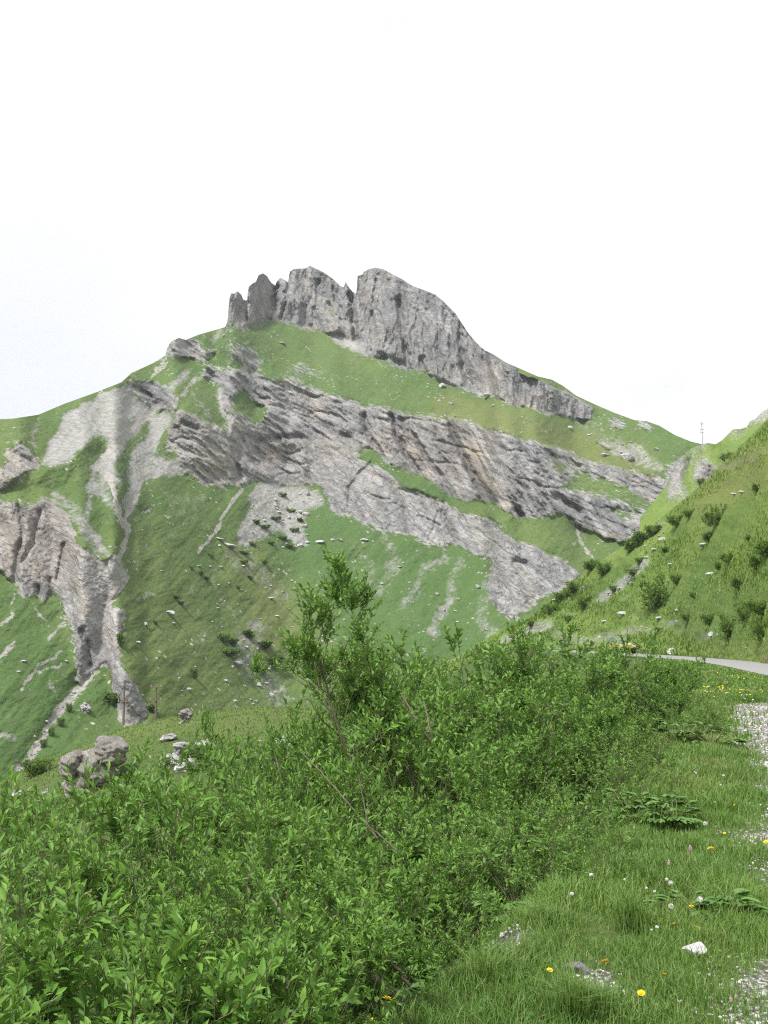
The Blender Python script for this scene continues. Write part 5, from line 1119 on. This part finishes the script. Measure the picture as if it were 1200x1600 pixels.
# long-bladed tufts
def tuft(u, v, h, n, label, spread=.10):
    p = gp(u, v); rg = np.random.default_rng(int(u)); global ground_z
    x_ = p.x + rg.normal(0, spread * .35, n); y_ = p.y + rg.normal(0, spread * .35, n); keep_ = ground_z
    me = blades('grass_tuft', x_, y_, h * rg.uniform(.5, 1.05, n), np.full(n, .0055), rg.uniform(.15, 1.0, n), rg.uniform(0, .6, n), rg.uniform(0, .25, n))
    tag(link('grass_tuft', me), label, 'grass tuft', 'long grass tufts of the verge')
tuft(985, 1455, .34, 190, 'tall arching tuft of long grass in mid verge', .10); tuft(895, 1600, .32, 170, 'dark long grass tuft at the bottom edge', .10); tuft(930, 1590, .22, 260, 'long grass tuft right of the one at the bottom edge', .12)
tuft(965, 1330, .28, 260, 'soft bright tuft of grass by the thicket edge', .22); tuft(1010, 1300, .26, 300, 'grass tuft above the soft bright tuft', .2); tuft(760, 1540, .26, 160, 'grass tuft on the edge of the bank at the bottom', .12); tuft(860, 1450, .20, 300, 'grass tuft left of the tall arching tuft', .2); tuft(1100, 1475, .12, 200, 'short tuft behind the white stone', .1)

# broad-leaved herbs at the bank edge
def herb_mesh(seed, n=16, size=.13, h=.22):
    rg = np.random.default_rng(seed); az = rg.uniform(0, 6.28, n); el = rg.uniform(.25, 1.1, n); L0 = h * rg.uniform(.6, 1.2, n)
    d = np.stack([np.cos(az) * np.cos(el), np.sin(az) * np.cos(el), np.sin(el)], -1); P = curves(np.zeros((n, 3)), d, L0, 5, -.05, .05, rg); v, f_ = tubes(P, np.full((n, 5), .003), 4)
    st = mesh_np('leaf_stalks', v, f_, M['stem'])
    base_, tip_ = [], []                                       # lobed leaves: seven leaflets fanning from each stalk
    D_, U_, L_, B_ = [], [], [], []
    for i in range(n):
        out_ = norm(np.array([d[i, 0], d[i, 1], .15])); side = norm(np.cross(out_, [0, 0, 1.])); s0 = size * rg.uniform(.6, 1.2)
        for a in (-1.25, -.8, -.4, 0, .4, .8, 1.25):
            D_.append(out_ * math.cos(a) + side * math.sin(a) + np.array([0, 0, -.12])); U_.append([0, 0, 1.]); L_.append(s0 * (1 - .32 * abs(a))); B_.append(P[i, -1])
    V, tr, qd = leaves(np.array(B_), np.array(D_), np.array(U_), np.array(L_), np.array(L_) * .5, rg, .15, .15)
    fo = mesh_np('leaf_blades', V, [tr, qd], M['herb'], {'tint': np.repeat(rg.uniform(0, 1, len(L_)), 8), 'young': np.zeros(len(V))}, False); return st, fo
HB = [herb_mesh(1), herb_mesh(2, 22), herb_mesh(3, 14, .16)]
for u, v, sc, lab in [(660, 1520, 1.2, 'broad-leaved herb on the bank edge beside the bare branch'), (620, 1555, 1.0, 'broad-leaved herb right of the dandelion under the willows'), (600, 1600, 1.2, 'broad-leaved herb at the bottom edge under the willows'), (700, 1480, 1.1, 'broad-leaved herb topping the bank edge'),
 (760, 1440, 1.3, 'lobed herb in the shade at the thicket edge'), (810, 1410, 1.3, 'lobed herb left of the lower white clover'), (850, 1385, 1.2, 'leafy herb between the clover heads and the thicket'), (880, 1350, 1.3, 'leafy herb above the upper white clover'), (910, 1320, 1.4, 'leafy herb left of the soft bright tuft'),
 (990, 1285, 1.3, 'grey-green leafy herb under the round verge bush'), (1030, 1290, 1.3, 'second grey-green leafy herb under the round verge bush'), (1055, 1290, 1.1, 'grey-green leafy herb nearest to the pale dead stalks'), (1060, 1160, 1.7, 'dark patch of leafy herbs on the upper verge, left'), (1085, 1150, 1.7, 'dark patch of leafy herbs on the upper verge, middle'),
 (1115, 1168, 1.7, 'dark patch of leafy herbs on the upper verge, right'), (1070, 1440, .8, 'low leafy herb right of the tall arching tuft'), (1130, 1440, .8, 'low leafy herb by the pale grey stone'), (740, 1475, 1.1, 'leafy herb on the lip of the bank'), (790, 1450, 1.0, 'small leafy herb in the grass by the thicket')]:
    st, fo = random.choice(HB); r_ = bpy.data.objects.new('leafy_herb', None); COL.objects.link(r_); r_.empty_display_size = .05; r_.location = gp(u, v); r_.scale = (sc,) * 3; r_.rotation_euler = (0, 0, random.uniform(0, 6.28))
    tag(r_, lab, 'herb', 'broad-leaved herbs at the verge'); link('leaf_stalks', st, r_); link('leaf_blades', fo, r_)

# bare branches showing in the thicket
def branch(pts, r0, r1, label, name='bare_branch'):
    P = np.array([at(*p)[:] for p in pts]); t = np.linspace(0, len(P) - 1, 24); P = np.stack([np.interp(t, np.arange(len(P)), P[:, i]) for i in range(3)], -1)
    P[1:-1] += np.random.default_rng(int(pts[0][0])).normal(0, .0025, (22, 3)); v, f_ = tubes(P[None], np.linspace(r0, r1, 24)[None], 8)
    tag(link(name, mesh_np(name, v, f_, M['barebark'])), label, 'branch', 'bare willow branches in the thicket')
M['barebark'] = mat_plain('bare_bark', (0.14, 0.115, 0.085), .9, .4, 22)
branch([(622, 1560, 4.9), (560, 1520, 4.8), (505, 1480, 4.75), (450, 1435, 4.9), (400, 1380, 5.2)], .034, .010, 'thick grey-brown bare branch rising from the bank at the bottom')
branch([(700, 1200, 12.0), (660, 1140, 11.8), (630, 1090, 11.9), (610, 1060, 12.2)], .018, .009, 'bare orange-brown stem of the leaning willow foot')
branch([(590, 1310, 7.9), (540, 1250, 8.0), (500, 1205, 8.2), (470, 1175, 8.6)], .007, .003, 'thin grey branch slanting up in mid thicket')
branch([(620, 1330, 7.0), (575, 1290, 7.0), (560, 1210, 7.1)], .006, .003, 'second thin grey branch in mid thicket')
branch([(640, 1540, 4.5), (600, 1490, 4.4), (560, 1430, 4.5)], .008, .004, 'thin bare twig above the thick branch')
branch([(690, 1200, 10.9), (672, 1140, 10.8), (662, 1095, 11)], .013, .007, 'upright reddish stem beside the leaning willow foot')

# stones and low scrub on the knoll
_n = 0
while _n < 46:
    u, v = random.uniform(-20, 420), random.uniform(1130, 1262); D = random.uniform(44, 84)
    x = float(ray(u, v)[0]) * D
    if random.random() < .55 and abs(x + 17) < 3: continue
    o = stone(random.choice(LIME), Vector((x, D, float(ground_z(x, D)))), random.uniform(.2, .9) * random.random() + .12, 'pale stone half sunk in the grass of the knoll', 'stones scattered over the knoll', 'stone', 'knoll_stone', sink=.3, zf=.8); _n += 1
for x, y, h, lab in [(-24, 60, 1.1, 'low scrub on the knoll left of the layered rock'), (-14.2, 57, .9, 'low scrub right beside the layered rock'), (-27, 80, 1.6, 'scrub at the left end of the knoll crest'), (-12, 66, 1.0, 'low scrub between the layered rock and the white row'), (-20, 44, .9, 'low scrub below the layered rock'), (-9, 58, 1.2, 'low scrub at the right end of the white row'), (-31, 72, 1.4, 'scrub at the far left of the knoll')]:
    shrub('hill_b', (x, y, float(ground_z(x, y)) - .1), h, lab, group='low scrub on the knoll', name='knoll_shrub', width=1.4)

# thin air between here and the mountain
hz_ = box_mesh('haze', 3600, 2600, 700, None, (0, 900, 289)) if False else None
bm = bmesh.new(); bmesh.ops.create_cube(bm, size=1)
for v in bm.verts: v.co = (v.co.x * 12400, v.co.y * 12400, -63 + (v.co.z + .5) * 620)
me = bpy.data.meshes.new('haze'); bm.to_mesh(me); bm.free(); m_ = bpy.data.materials.new('haze_air'); m_.use_nodes = True; m_.node_tree.nodes.clear()
o_ = m_.node_tree.nodes.new('ShaderNodeOutputMaterial'); v_ = m_.node_tree.nodes.new('ShaderNodeVolumePrincipled'); v_.inputs['Density'].default_value = 0.00015; v_.inputs['Color'].default_value = (.86, .92, 1, 1); v_.inputs['Anisotropy'].default_value = 0.2
m_.node_tree.links.new(v_.outputs[0], o_.inputs['Volume']); me.materials.append(m_); tag(link('haze', me), kind='stuff')
